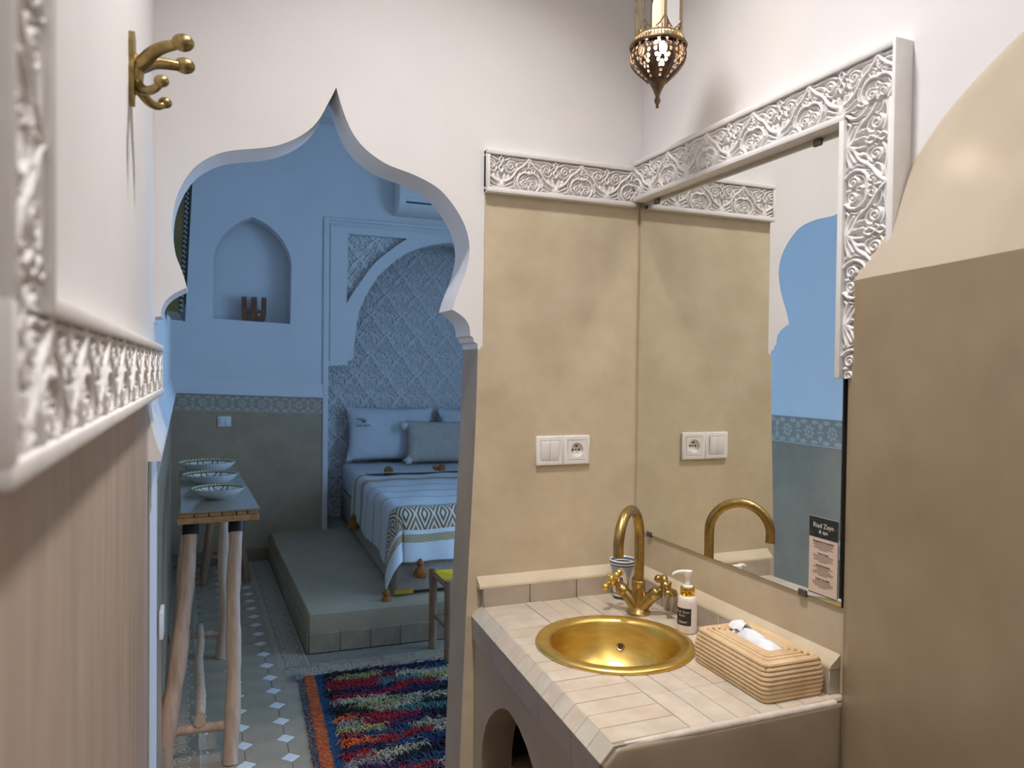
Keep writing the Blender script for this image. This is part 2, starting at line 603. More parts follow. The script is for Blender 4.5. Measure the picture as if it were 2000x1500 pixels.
def tag(o, label=None, cat=None, group=None, kind=None):
    if label:
        o['label'] = label
    if cat:
        o['category'] = cat
    if group:
        o['group'] = group
    if kind:
        o['kind'] = kind
    return o


def thing(name, label, cat, loc=(0, 0, 0), rz=0, group=None, kind=None):
    o = bpy.data.objects.new(name, None)
    COL.objects.link(o)
    o.location = loc
    o.rotation_euler = (0, 0, rz)
    o.empty_display_size = 0.05
    return tag(o, label, cat, group, kind)


def box(name, b, mats, parent=None, bevel=0.0, seg=2, smooth=False):
    return MB().box(*b).build(name, mats, parent, smooth=smooth or bevel > 0, bevel=bevel, seg=seg)


def copy_obj(o, parent=None, loc=None, rot=None, name=None):
    c = o.copy()
    COL.objects.link(c)
    if parent is not None:
        c.parent = parent
    if loc is not None:
        c.location = loc
    if rot is not None:
        c.rotation_euler = rot
    return c


def holed_prism(mb, outer, holes, to3, d0, d1, mi=0, side_mi=None):
    """polygon with holes in (a, b), extruded from d0 to d1; to3(a, b, d) -> point"""
    bm = bmesh.new()
    edges = []
    for loop in [outer] + list(holes):
        vs = [bm.verts.new((a, b, 0)) for a, b in loop]
        for i in range(len(vs)):
            edges.append(bm.edges.new((vs[i], vs[(i + 1) % len(vs)])))
    bmesh.ops.triangle_fill(bm, use_beauty=True, use_dissolve=False, edges=edges)
    bm.verts.index_update()
    flat = [v.co.copy() for v in bm.verts]
    tris = [tuple(v.index for v in f.verts) for f in bm.faces]
    bm.free()
    mb.add([to3(p.x, p.y, d0) for p in flat], tris, mi)
    mb.add([to3(p.x, p.y, d1) for p in flat], tris, mi)
    for loop in [outer] + list(holes):
        n = len(loop)
        vs = [to3(a, b, d0) for a, b in loop] + [to3(a, b, d1) for a, b in loop]
        if callable(side_mi):
            for i in range(n):
                j = (i + 1) % n
                mid = ((loop[i][0] + loop[j][0]) / 2, (loop[i][1] + loop[j][1]) / 2)
                mb.add([vs[i], vs[j], vs[n + j], vs[n + i]], [(0, 1, 2, 3)], side_mi(*mid))
        else:
            mb.add(vs, [(i, (i + 1) % n, n + (i + 1) % n, n + i) for i in range(n)], mi if side_mi is None else side_mi)
    return mb


def smooth_poly(pts, it=1):
    """Chaikin-like subdivision of an open polyline, ends kept"""
    for _ in range(it):
        out = [pts[0]]
        for i in range(len(pts) - 1):
            a, b = pts[i], pts[i + 1]
            out.append(tuple(0.75 * x + 0.25 * y for x, y in zip(a, b)))
            out.append(tuple(0.25 * x + 0.75 * y for x, y in zip(a, b)))
        out.append(pts[-1])
        pts = out
    return pts


def text(name, body, size, M, material, parent, align='CENTER', bold=0.0, ext=0.0001):
    c = bpy.data.curves.new(name, 'FONT')
    c.body = body
    c.size = size
    c.align_x = align
    c.align_y = 'CENTER'
    c.extrude = ext
    c.offset = bold
    c.resolution_u = 3
    tmp = bpy.data.objects.new(name, c)
    me = bpy.data.meshes.new_from_object(tmp)
    bpy.data.objects.remove(tmp)
    me.materials.clear()
    me.materials.append(material)
    o = bpy.data.objects.new(name, me)
    COL.objects.link(o)
    o.matrix_world = M
    if parent:
        o.parent = parent
        o.matrix_parent_inverse = Matrix.Identity(4)
    return o


def settle(root, loc):
    """authored in world space with the root at the origin: move the root to its base"""
    loc = Vector(loc)
    for ch in root.children:
        ch.location = ch.location - loc
    root.location = loc
    return root


# ------------------------------------------------------------------ carved stucco relief
def spiral(cx, cy, r0, r1, a0, turns, n=22):
    return [(cx + (r0 + (r1 - r0) * i / n) * math.cos(a0 + turns * 2 * PI * i / n),
             cy + (r0 + (r1 - r0) * i / n) * math.sin(a0 + turns * 2 * PI * i / n)) for i in range(n + 1)]


def raster(strokes, W, H, nx, ny, periodic=True, per_y=False, soft=0.55):
    """height field of rounded strokes: list of (points, half width, height); x has period W"""
    X, Y = np.meshgrid((np.arange(nx)) / nx * W - W / 2, np.arange(ny) / (ny - (0 if per_y else 1)) * H)
    out = np.zeros_like(X)
    for pts, w, h in strokes:
        pts = np.array(pts)
        xs0, xs1 = pts[:, 0].min() - w, pts[:, 0].max() + w
        ys0, ys1 = pts[:, 1].min() - w, pts[:, 1].max() + w
        for sx in ((-W, 0, W) if periodic else (0,)):
            for sy in ((-H, 0, H) if per_y else (0,)):
                if xs1 + sx < -W / 2 or xs0 + sx > W / 2 or ys1 + sy < 0 or ys0 + sy > H:
                    continue
                msk = (X > xs0 + sx) & (X < xs1 + sx) & (Y > ys0 + sy) & (Y < ys1 + sy)
                if not msk.any():
                    continue
                x, y = X[msk] - sx, Y[msk] - sy
                d = np.full(x.shape, 9.0)
                for a, b in zip(pts[:-1], pts[1:]):
                    ab = b - a
                    L = max(ab @ ab, 1e-12)
                    t = np.clip(((x - a[0]) * ab[0] + (y - a[1]) * ab[1]) / L, 0, 1)
                    d = np.minimum(d, np.hypot(x - a[0] - t * ab[0], y - a[1] - t * ab[1]))
                p = np.clip((w - d) / (w * soft), 0, 1)
                val = h * (1 - (1 - p) ** 2)
                out[msk] = np.maximum(out[msk], val)
    return out


def frieze_motif(nx=150, ny=84):
    W = 1.84
    S = []

    def both(pts, w, h):
        S.append((pts, w, h))
        S.append(([(-x, y) for x, y in pts], w, h))
    both([(0, 1.0), (.04, .91), (.11, .82), (.22, .72), (.34, .64), (.44, .54), (.50, .44), (.58, .34), (.70, .26), (.84, .20)], .046, 1.0)
    both([(.02, .985), (.12, .945), (.26, .925), (.40, .945), (.54, .955), (.68, .92), (.78, .86)], .040, .85)
    both([(.16, .855), (.28, .845), (.38, .80), (.43, .72), (.40, .66)], .032, .7)
    both(spiral(.600, .715, .145, .025, 2.6, -1.5), .036, .9)
    both([(.47, .63), (.56, .53), (.66, .50), (.75, .54), (.78, .64)], .032, .8)
    both([(.92, .98), (.84, .86), (.92, .74), (.84, .60), (.92, .47)], .030, .95)
    both([(.80, .97), (.90, .86), (.78, .72), (.90, .58), (.84, .47)], .022, .75)
    both([(.92, .06), (.84, .24), (.82, .40)], .042, .9)
    both([(.92, .05), (.76, .22), (.66, .38)], .036, .85)
    both([(.92, .04), (.70, .13), (.55, .22)], .036, .85)
    both([(.92, .02), (.66, .04), (.50, .10), (.44, .04)], .034, .8)
    both([(.66, .44), (.72, .38), (.70, .32)], .028, .7)
    S.append(([(0, .86), (0, .70)], .036, .95))
    both([(0, .72), (.06, .79), (.035, .86), (0, .92)], .018, .8)
    both(spiral(.140, .635, .105, .018, 2.9, -1.45), .027, .85)
    both([(0, .60), (.035, .54), (.0, .48)], .034, .9)
    both([(.02, .525), (.14, .545), (.26, .50), (.35, .40), (.395, .26), (.36, .12), (.27, .02)], .044, 1.0)
    both([(.06, .46), (.15, .465), (.24, .41), (.295, .30), (.30, .2)], .022, .7)
    both(spiral(.145, .19, .130, .02, 1.7, -1.6), .032, .9)
    both([(.0, .42), (.05, .36), (.02, .28)], .028, .8)
    S.append(([(0, .12), (0, .06)], .042, .85))
    both([(.45, .42), (.50, .28), (.46, .14)], .028, .8)
    both([(.24, .62), (.32, .56), (.36, .47)], .022, .7)
    return raster(S, W, 1.0, nx, ny), W


FR_H, FR_W = frieze_motif()


def tile_field(nu, nv, period_u, du, phase):
    """sample the frieze motif along u (nu steps of du), nv rows"""
    u = (np.arange(nu) * du + phase) / period_u
    fx = ((u + 0.5) % 1.0) * FR_H.shape[1]
    x0 = np.floor(fx).astype(int) % FR_H.shape[1]
    x1 = (x0 + 1) % FR_H.shape[1]
    t = fx - np.floor(fx)
    fy = np.linspace(0, FR_H.shape[0] - 1, nv)
    y0 = np.floor(fy).astype(int)
    y1 = np.minimum(y0 + 1, FR_H.shape[0] - 1)
    s = (fy - y0)[:, None]
    A = FR_H[y0][:, x0] * (1 - t) + FR_H[y0][:, x1] * t
    B = FR_H[y1][:, x0] * (1 - t) + FR_H[y1][:, x1] * t
    return A * (1 - s) + B * s


def in_poly(x, z, poly):
    r = np.zeros(x.shape, bool)
    n = len(poly)
    for i in range(n):
        (x1, z1), (x2, z2) = poly[i], poly[(i + 1) % n]
        c = ((z1 > z) != (z2 > z)) & (x < (x2 - x1) * (z - z1) / (z2 - z1 + 1e-12) + x1)
        r ^= c
    return r


def field_mesh(name, H, o, U, Vv, N, depth, mats, parent, mask=None):
    """height field H[nv][nu] over the parallelogram o + u U + v V, raised along N"""
    nv, nu = H.shape
    o, U, Vv, N = (np.array(q, float) for q in (o, U, Vv, N))
    a = np.linspace(0, 1, nu)[None, :, None]
    b = np.linspace(0, 1, nv)[:, None, None]
    P = (o + a * U + b * Vv + (H[:, :, None] * depth) * N).reshape(-1, 3)
    idx = np.arange(nu * nv).reshape(nv, nu)
    F = np.stack([idx[:-1, :-1], idx[:-1, 1:], idx[1:, 1:], idx[1:, :-1]], -1).reshape(-1, 4)
    if mask is not None:
        cx = P[F].mean(axis=1)
        F = F[in_poly(cx[:, 0], cx[:, 2], mask)]
    me = bpy.data.meshes.new(name)
    me.vertices.add(len(P))
    me.vertices.foreach_set('co', P.ravel())
    me.loops.add(F.size)
    me.loops.foreach_set('vertex_index', F.ravel())
    me.polygons.add(len(F))
    me.polygons.foreach_set('loop_start', np.arange(0, F.size, 4))
    me.polygons.foreach_set('loop_total', np.full(len(F), 4))
    me.polygons.foreach_set('use_smooth', np.ones(len(F), bool))
    me.update(calc_edges=True)
    if np.dot(np.cross(U, Vv), N) < 0:
        me.flip_normals()
    me.materials.append(mats)
    ob = bpy.data.objects.new(name, me)
    COL.objects.link(ob)
    if parent:
        ob.parent = parent
    return ob


def frieze_run(root, o, U, Vv, N, phase=0.0, fillet=0.013, thick=0.028, period=None, ends=(True, True), lower=(0.0, 1.0), upper=(0.0, 1.0)):
    """one straight run of carved frieze: o = lower start corner on the wall, U along, V across, N out of the wall"""
    o, U, Vv, N = Vector(o), Vector(U), Vector(Vv), Vector(N)
    L, Hh = U.length, Vv.length
    u, v = U / L, Vv / Hh
    inner = Hh - 2 * fillet
    per = period or inner * FR_W
    du = per / 120
    nu = int(L / du) + 1
    H = tile_field(nu, 66, per, du, phase)
    field_mesh('carved_relief', H, o + v * fillet + N * (thick - 0.014), U, v * inner, N, 0.011, STUCCO, root)
    M = Matrix(((u.x, v.x, N.x, o.x), (u.y, v.y, N.y, o.y), (u.z, v.z, N.z, o.z), (0, 0, 0, 1)))
    MB().box(0, L, 0.002, Hh - 0.002, -0.004, thick - 0.0145, M=M).build('backing', STUCCO, root)
    MB().box(L * lower[0], L * lower[1], 0, fillet, -0.004, thick, M=M).build('fillet', STUCCO, root, bevel=0.0025, smooth=True)
    MB().box(L * upper[0], L * upper[1], Hh - fillet, Hh, -0.004, thick, M=M).build('fillet', STUCCO, root, bevel=0.0025, smooth=True)
    e = 0.009
    if ends[0]:
        MB().box(0, e, fillet, Hh - fillet, -0.004, thick - 0.002, M=M).build('end_strip', STUCCO, root, bevel=0.002, smooth=True)
    if ends[1]:
        MB().box(L - e, L, fillet, Hh - fillet, -0.004, thick - 0.002, M=M).build('end_strip', STUCCO, root, bevel=0.002, smooth=True)


# ------------------------------------------------------------------ room shell
XM = 1.150        # mirror wall
YA, YA2 = 1.870, 1.995   # arch wall, front and back
ZC1, ZC2 = 3.11, 3.30    # ceilings


def xl(y):        # left wall of the bedroom, slightly splayed
    return -0.118 - (y - 1.99) * 0.030


ARCH = [(-0.119, 1.539), (-0.11, 1.547), (-0.11, 1.558), (-0.098, 1.56), (-0.097, 1.572), (-0.091, 1.592), (-0.076, 1.609),
        (-0.06, 1.619), (-0.045, 1.627), (-0.045, 1.634), (-0.054, 1.666), (-0.068, 1.7), (-0.076, 1.741), (-0.076, 1.775),
        (-0.072, 1.809), (-0.062, 1.843), (-0.045, 1.88), (-0.022, 1.91), (0.006, 1.93), (0.03, 1.943), (0.062, 1.952),
        (0.104, 1.96), (0.146, 1.97), (0.18, 1.986), (0.211, 2.006), (0.237, 2.031), (0.256, 2.061), (0.269, 2.09),
        (0.28, 2.111), (0.288, 2.130), (0.296, 2.102), (0.304, 2.079), (0.315, 2.05), (0.331, 2.02), (0.354, 1.994),
        (0.382, 1.974), (0.416, 1.957), (0.448, 1.949), (0.477, 1.942), (0.512, 1.93), (0.547, 1.914), (0.572, 1.892),
        (0.595, 1.865), (0.613, 1.838), (0.626, 1.81), (0.634, 1.777), (0.634, 1.748), (0.627, 1.712), (0.618, 1.683),
        (0.605, 1.653), (0.596, 1.628), (0.589, 1.603), (0.606, 1.594), (0.619, 1.585), (0.629, 1.574), (0.635, 1.563),
        (0.638, 1.549), (0.638, 1.537), (0.646, 1.533), (0.649, 1.521), (0.658, 1.517)]


def arch_curve():
    """smooth each lobe between its corners"""
    corners = [0, 1, 2, 3, 8, 9, 29, 51, 57, 58, 59, 60]
    out = []
    for a, b in zip(corners[:-1], corners[1:]):
        seg = ARCH[a:b + 1]
        if len(seg) > 3:
            seg = smooth_poly(seg, 2)
        out += seg[:-1]
    return out + [ARCH[-1]]


pillar = [(0.660, 1.503), (0.655, 1.30), (0.646, 1.073), (0.634, 0.816), (0.622, 0.45), (0.612, 0.0)]
outline = list(reversed(pillar)) + list(reversed(arch_curve())) + [(-0.40, 1.539), (-0.40, ZC2), (3.0, ZC2), (3.0, 0.0)]
mb = MB()
holed_prism(mb, outline, [], lambda a, b, d: (a, d, b), YA, YA2, 0,
            side_mi=lambda a, b: 1 if (a > 0.55 and b < 1.506 and a < 1.0) else 0)
o = mb.build('wall_middle', [WHITE, TAUPE], smooth=True, angle=35, welded=True)
tag(o, 'white partition wall pierced by a pointed ogee archway into the bedroom', 'wall', kind='structure')
# thin coat of beige tadelakt on the washroom side of the partition
pa = [(0.660, 1.497), (0.655, 1.30), (0.646, 1.073), (0.634, 0.816), (0.622, 0.45), (0.612, 0.0), (XM, 0.0), (XM, 1.93), (0.674, 1.93), (0.673, 1.512), (0.667, 1.507)]
mb = MB()
holed_prism(mb, pa, [], lambda a, b, d: (a, d, b), YA - 0.0045, YA + 0.002)
p = mb.build('plaster_coat', BEIGE, o, smooth=True, angle=35, welded=True)
p['label'] = 'beige polished plaster beside the mirror'
# left wall: washroom half (white above, brushed plaster below) and bedroom half
mb = MB()
mb.box(-0.40, -0.112, -1.3, 1.995, 0, ZC2)
o = mb.build('wall_left', WHITE)
tag(o, 'white side wall left of the camera with a brass hook on it', 'wall', kind='structure')
p = box('plaster_dado', (-0.115, -0.1085, -1.3, 1.655, 0, 1.40), LEFTDADO, o)
p['label'] = 'taupe brushed plaster below the carved band'
mb = MB()
pl = [(xl(1.995), 1.995), (xl(6.0), 6.0), (-0.6, 6.0), (-0.6, 1.995)]
holed_prism(mb, pl, [], lambda a, b, d: (a, b, d), 0, ZC2)
o = mb.build('wall_left', WHITE)
tag(o, 'white left wall of the bedroom behind the console table', 'wall', kind='structure')
WL2 = o


def uv_quad_strip(name, pts0, pts1, us, material, parent):
    """ribbon between two polylines with UV (u metres, v 0..1)"""
    n = len(pts0)
    me = bpy.data.meshes.new(name)
    me.from_pydata(list(pts0) + list(pts1), [], [(i, i + 1, n + i + 1, n + i) for i in range(n - 1)])
    uvl = me.uv_layers.new(name='UVMap')
    for i in range(n - 1):
        for k, (uu, vv) in enumerate(((us[i], 0), (us[i + 1], 0), (us[i + 1], 1), (us[i], 1))):
            uvl.data[i * 4 + k].uv = (uu, vv)
    me.materials.append(material)
    ob = bpy.data.objects.new(name, me)
    COL.objects.link(ob)
    ob.parent = parent
    return ob


def dado_run(root, a, b, n, z_a, z_b, z_base=0.0):
    """grey dado, stencilled band, coved white ledge and skirting tiles along a wall from a to b (plan points); n = plan normal"""
    a, b, n = Vector((a[0], a[1], 0)), Vector((b[0], b[1], 0)), Vector((n[0], n[1], 0))
    L = (b - a).length
    t = (b - a) / L
    mb = MB()
    q = [a + n * 0.006, b + n * 0.006, b - n * 0.004, a - n * 0.004]
    zt = [z_a, z_b, z_b, z_a]
    mb.add([Vector((p.x, p.y, z_base)) for p in q] + [Vector((p.x, p.y, z)) for p, z in zip(q, zt)],
           [(3, 2, 1, 0), (4, 5, 6, 7), (0, 1, 5, 4), (1, 2, 6, 5), (2, 3, 7, 6), (3, 0, 4, 7)])
    d = mb.build('dado', DADO, root)
    d['label'] = 'grey plaster dado'
    k = max(2, int(L / 0.5) + 1)
    P0, P1, us = [], [], []
    for i in range(k):
        s = L * i / (k - 1)
        p = a + t * s + n * 0.0075
        z = z_a + (z_b - z_a) * s / L
        P0.append((p.x, p.y, z - 0.125))
        P1.append((p.x, p.y, z - 0.006))
        us.append(s)
    s = uv_quad_strip('stencil_band', P0, P1, us, STENCIL, root)
    s['label'] = 'pale stencilled flower band'
    # cove: section (out of wall, z offset from dado top)
    sec = [(-0.004, -0.004), (0.030, -0.004), (0.031, 0.006), (0.026, 0.02), (0.018, 0.045), (0.011, 0.075), (0.006, 0.105), (-0.004, 0.112)]
    mb = MB()
    mb.add([Vector((a.x + n.x * x, a.y + n.y * x, z_a + z)) for x, z in sec] + [Vector((b.x + n.x * x, b.y + n.y * x, z_b + z)) for x, z in sec],
           [(i, (i + 1) % 8, 8 + (i + 1) % 8, 8 + i) for i in range(8)] + [tuple(range(8)), tuple(range(8, 16))])
    mb.build('cove_ledge', WHITE, root, smooth=True)
    # skirting tiles
    w = 0.155
    m = int(L / w)
    first = None
    for i in range(m + 1):
        l = min(w, L - i * w) - 0.003
        if l < 0.02:
            continue
        p = a + t * (i * w + 0.0015)
        M = Matrix.Translation((p.x, p.y, z_base)) @ Matrix(((t.x, n.x, 0, 0), (t.y, n.y, 0, 0), (0, 0, 1, 0), (0, 0, 0, 1)))
        if first is None or l < w - 0.004:
            ob = box('skirting_tile', (0, l, 0.0, 0.016, 0.001, 0.095), SKIRT, root, bevel=0.002, seg=1)
            if first is None:
                first = ob
        else:
            ob = copy_obj(first, root)
        ob.matrix_local = M


dado_run(WL2, (-0.1150, 1.6552), (xl(5.895), 5.895), (0.99955, 0.030), 1.262, 1.258)

# far wall of the bedroom with arched niche and bed alcove
YB, YB2 = 5.90, 6.06
niche = [(0.036, 1.795), (0.040, 2.21)] + smooth_poly([(0.040, 2.21), (0.050, 2.30), (0.085, 2.375), (0.125, 2.43), (0.19, 2.49), (0.25, 2.528), (0.306, 2.553)], 1)[1:-1] + \
        [(0.306, 2.555)] + smooth_poly([(0.306, 2.553), (0.37, 2.53), (0.43, 2.495), (0.50, 2.43), (0.545, 2.36), (0.578, 2.29), (0.588, 2.21)], 1)[1:] + [(0.580, 1.773)]
XC = 1.83
arch_l = [(0.860, 0.0), (0.860, 1.459), (1.011, 1.470), (1.015, 1.502), (1.054, 1.521)] + smooth_poly(
    [(1.054, 1.521), (1.060, 1.60), (1.065, 1.675), (1.08, 1.805), (1.111, 1.934), (1.17, 2.052), (1.238, 2.164), (1.335, 2.263), (1.429, 2.342),
     (1.529, 2.396), (1.625, 2.433), (1.728, 2.460), (XC, 2.475)], 1)[1:]
arch_r = [(2 * XC - x, z) for x, z in reversed(arch_l[:-1])]
outer = [(-0.5, 0.0)] + arch_l + arch_r + [(3.1, 0.0), (3.1, ZC2), (-0.5, ZC2)]
sp_l = [(1.000, 1.946), (1.008, 2.487), (1.477, 2.484)] + smooth_poly([(1.477, 2.484), (1.36, 2.40), (1.237, 2.293), (1.17, 2.215), (1.121, 2.134), (1.055, 2.04), (1.000, 1.946)], 1)[1:-1]
sp_r = [(2 * XC - x, z) for x, z in sp_l]
mb = MB()
holed_prism(mb, outer, [niche, sp_l, sp_r], lambda a, b, d: (a, d, b), YB, YB2)
WB = mb.build('wall_back', WHITE, smooth=True, angle=30, welded=True)
tag(WB, 'white far wall of the bedroom with an arched niche and the bed alcove', 'wall', kind='structure')
box('niche_back', (-0.05, 0.70, YB2 + 0.03, YB2 + 0.06, 1.70, 2.65), WHITE, WB)
box('niche_shelf', (0.0, 0.62, YB + 0.02, YB2 + 0.05, 1.765, 1.772), WHITE, WB)
# raised frame around the alcove
for nm, b in (('alcove_frame', (0.822, 0.862, YB - 0.018, YB + 0.002, 0.20, 2.60)), ('alcove_frame', (0.872, 0.890, YB - 0.010, YB + 0.002, 1.50, 2.555)),
              ('alcove_frame', (0.862, 2.838, YB - 0.018, YB + 0.002, 2.575, 2.60)), ('alcove_frame', (0.890, 2.76, YB - 0.010, YB + 0.002, 2.54, 2.555)),
              ('alcove_frame', (2.798, 2.838, YB - 0.018, YB + 0.002, 0.20, 2.60))):
    box(nm, b, WHITE, WB, bevel=0.004)
dado_run(WB, (xl(5.9) + 0.004, YB), (0.822, YB), (0, -1), 1.258, 1.219)
# alcove shell
mb = MB()
mb.box(0.70, 0.857, YB2 - 0.001, 6.55, 0, 2.75).box(2.803, 2.95, YB2 - 0.001, 6.55, 0, 2.75).box(0.70, 2.95, YB2 - 0.001, 6.55, 2.60, 2.75).box(0.70, 2.95, 6.43, 6.55, 0, 2.75)
mb.build('alcove_shell', WHITE, WB)


def lattice_motif(nx=108, ny=138):
    """interlaced lozenge lattice with leaves; period 1 x 1.28"""
    W, H = 1.0, 1.28
    S = []

    def both(pts, w, h):
        S.append((pts, w, h))
        S.append(([(-x, y) for x, y in pts], w, h))
    for yo in (0.0, 0.64):
        xo = 0.0 if yo == 0 else 0.5

        def sh(pts):
            return [(x + xo, y + yo) for x, y in pts]
        # curved bands forming lozenges
        for sgn in (-1, 1):
            S.append((sh([(sgn * x, y) for x, y in [(0, 0), (.10, .06), (.20, .16), (.27, .26), (.33, .40), (.42, .54), (.5, .64)]]), .029, 1.0))
            S.append((sh([(sgn * x, y) for x, y in [(0, 0), (.10, -.06), (.20, -.16), (.27, -.26), (.33, -.40), (.42, -.54), (.5, -.64)]]), .029, 1.0))
            S.append((sh([(sgn * x, y) for x, y in spiral(.11, .46, .085, .02, 1.0, 1.2, 14)]), .026, .75))
            S.append((sh([(sgn * x, y) for x, y in [(.03, .20), (.10, .26), (.15, .34), (.10, .36)]]), .028, .8))
            S.append((sh([(sgn * x, y) for x, y in [(.05, .60), (.16, .62), (.24, .56), (.22, .48)]]), .028, .75))
            S.append((sh([(sgn * x, y) for x, y in [(.02, .72), (.10, .76), (.17, .86), (.11, .92)]]), .028, .8))
            S.append((sh([(sgn * x, y) for x, y in [(.20, .72), (.28, .68), (.33, .60)]]), .026, .7))
            S.append((sh([(sgn * x, y) for x, y in [(.06, .98), (.13, 1.02), (.07, 1.10)]]), .028, .75))
            S.append((sh([(sgn * x, y) for x, y in [(.0, .12), (.06, .15), (.10, .20)]]), .024, .7))
        for sgn in (-1, 1):
            for ex in ([(.0, .085), (.085, .125), (.17, .21), (.235, .30), (.29, .42), (.37, .56)], [(.165, .05), (.26, .10), (.34, .19), (.40, .30), (.46, .40)],
                       [(.20, .36), (.24, .42), (.26, .50)], [(.06, .54), (.13, .56)], [(.14, .70), (.20, .80), (.24, .88)], [(.05, .82), (.10, .84)], [(.17, .96), (.22, 1.02), (.18, 1.10)],
                       [(.30, .78), (.36, .70), (.42, .66)], [(.03, 1.20), (.10, 1.15), (.16, 1.06)]):
                S.append((sh([(sgn * x, y) for x, y in ex]), .017, .9))
        S.append((sh([(0, .16), (0, .30)]), .026, .8))
        S.append((sh([(0, .38), (-.05, .44), (0, .52), (.05, .44), (0, .38)]), .022, .85))
        S.append((sh([(0, .66), (0, .78)]), .03, .8))
        S.append((sh([(0, .86), (-.06, .92), (0, .99), (.06, .92), (0, .86)]), .022, .8))
        S.append((sh([(0, 1.08), (0, 1.17)]), .026, .8))
    return raster(S, W, H, nx, ny, True, True, 0.25)


LAT = lattice_motif()


def lattice_panel(name, x0, x1, z0, z1, y, parent, period=0.27, depth=0.028, step=0.0036, mask=None):
    nu, nv = int((x1 - x0) / step), int((z1 - z0) / step)
    fx = ((np.linspace(x0, x1, nu) - XC) / period % 1.0) * LAT.shape[1]
    fz = (np.linspace(z0, z1, nv) / (period * 1.28) % 1.0) * LAT.shape[0]
    xi0, zi0 = np.floor(fx).astype(int), np.floor(fz).astype(int)
    tx, tz = fx - xi0, (fz - zi0)[:, None]
    xi0 %= LAT.shape[1]
    zi0 %= LAT.shape[0]
    xi1, zi1 = (xi0 + 1) % LAT.shape[1], (zi0 + 1) % LAT.shape[0]
    H = (LAT[zi0][:, xi0] * (1 - tx) + LAT[zi0][:, xi1] * tx) * (1 - tz) + (LAT[zi1][:, xi0] * (1 - tx) + LAT[zi1][:, xi1] * tx) * tz
    ob = field_mesh(name, H, (x0, y, z0), (x1 - x0, 0, 0), (0, 0, z1 - z0), (0, -1, 0), depth, STUCCO, parent, mask)
    ob['label'] = 'carved stucco of interlaced lozenges and leaves'
    return ob


lattice_panel('carved_panel', 0.86, 2.55, 0.2, 2.60, 6.428, WB)
lattice_panel('carved_panel', 0.99, 1.50, 1.93, 2.50, YB + 0.085, WB, period=0.24, mask=[(1.505, 2.51), (0.98, 2.51), (0.98, 1.88)] + [(x + 0.02, z - 0.03) for x, z in reversed(sp_l[3:])])

# other enclosing walls, ceilings
o = box('wall_right', (XM, 1.45, -1.3, YA, 0, ZC2), WHITE)
tag(o, 'white washroom wall that carries the mirror', 'wall', kind='structure')
p = box('plaster_coat', (XM - 0.003, XM + 0.002, 1.085, YA - 0.004, 0, 1.925), BEIGE, o)
o = box('wall_near', (-0.40, 1.45, -1.42, -1.30, 0, ZC2), WHITE)
tag(o, 'white washroom wall behind the camera', 'wall', kind='structure')
mb = MB()
holed_prism(mb, [(1.9, 0), (6.6, 0), (6.6, ZC2), (1.9, ZC2)], [[(2.3, 0.3), (3.8, 0.3), (3.8, 2.6), (2.3, 2.6)]], lambda a, b, d: (d, a, b), 2.95, 3.10)
o = mb.build('wall_far_right', WHITE)
tag(o, 'white right wall of the bedroom with the daylight window', 'wall', kind='structure')
w = thing('window_1', 'white framed bedroom window in the right wall', 'window', kind='structure')
for b in ((2.97, 3.03, 2.3, 2.35, 0.3, 2.6), (2.97, 3.03, 3.75, 3.8, 0.3, 2.6), (2.97, 3.03, 3.03, 3.07, 0.35, 2.55), (2.97, 3.03, 2.35, 3.75, 0.3, 0.35), (2.97, 3.03, 2.35, 3.75, 2.55, 2.6)):
    box('window_frame', b, WHITE, w)
for b in ((2.995, 3.001, 2.35, 3.03, 0.35, 2.55), (2.995, 3.001, 3.07, 3.75, 0.35, 2.55)):
    box('pane', b, PANE, w)
o = box('ceiling', (-0.112, XM, -1.3, YA, ZC1, ZC1 + 0.1), WHITE)
tag(o, 'flat white washroom ceiling', 'ceiling', kind='structure')
o = box('ceiling', (-0.6, 3.1, YA2, 6.6, ZC2, ZC2 + 0.1), WHITE)
tag(o, 'flat white bedroom ceiling', 'ceiling', kind='structure')

# carved friezes
t1 = thing('trim_1', 'carved white stucco frieze on the partition above the beige plaster', 'frieze', kind='structure')
frieze_run(t1, (0.672, YA, 1.912), (XM - 0.030 - 0.672, 0, 0), (0, 0, 0.112), (0, -1, 0), phase=0.036 - 0.155, period=0.1575, thick=0.026, ends=(True, False))
t2 = thing('trim_2', 'carved white stucco frieze turning down beside the mirror', 'frieze', kind='structure')
frieze_run(t2, (XM, YA - 0.024, 1.925), (0, -(YA - 0.024 - 0.980), 0), (0, 0, 0.112), (-1, 0, 0), phase=0.0, period=0.166, thick=0.043, ends=(False, False), lower=(0.0, (YA - 0.024 - 1.100 + 0.013) / (YA - 0.024 - 0.980)))
frieze_run(t2, (XM, 1.100, 1.937), (0, 0, -0.497), (0, -0.124, 0), (-1, 0, 0), phase=0.02, period=0.166, thick=0.0425, ends=(False, False))
MB().box(XM - 0.043, XM, 0.974, 0.9815, 1.44, 2.037).build('fillet', STUCCO, t2, bevel=0.002, smooth=True)
t3 = thing('trim_3', 'carved white stucco frieze on the left wall near the camera', 'frieze', kind='structure')
XLW = -0.112
frieze_run(t3, (XLW, 0.424, 1.388), (0, 1.775 - 0.424, 0), (0, 0, 0.104), (1, 0, 0), phase=0.03, period=0.150, thick=0.026, ends=(False, True), upper=((0.534 - 0.424) / (1.775 - 0.424), 1.0))
MB().box(XLW - 0.004, XLW + 0.026, 0.4232, 0.4368, 1.3995, 1.4815).build('fillet', STUCCO, t3, bevel=0.0025, smooth=True)
frieze_run(t3, (XLW, 0.424, 1.480), (0, 0, 0.90), (0, 0.116, 0), (1, 0, 0), phase=0.05, period=0.150, thick=0.0255, ends=(False, False))

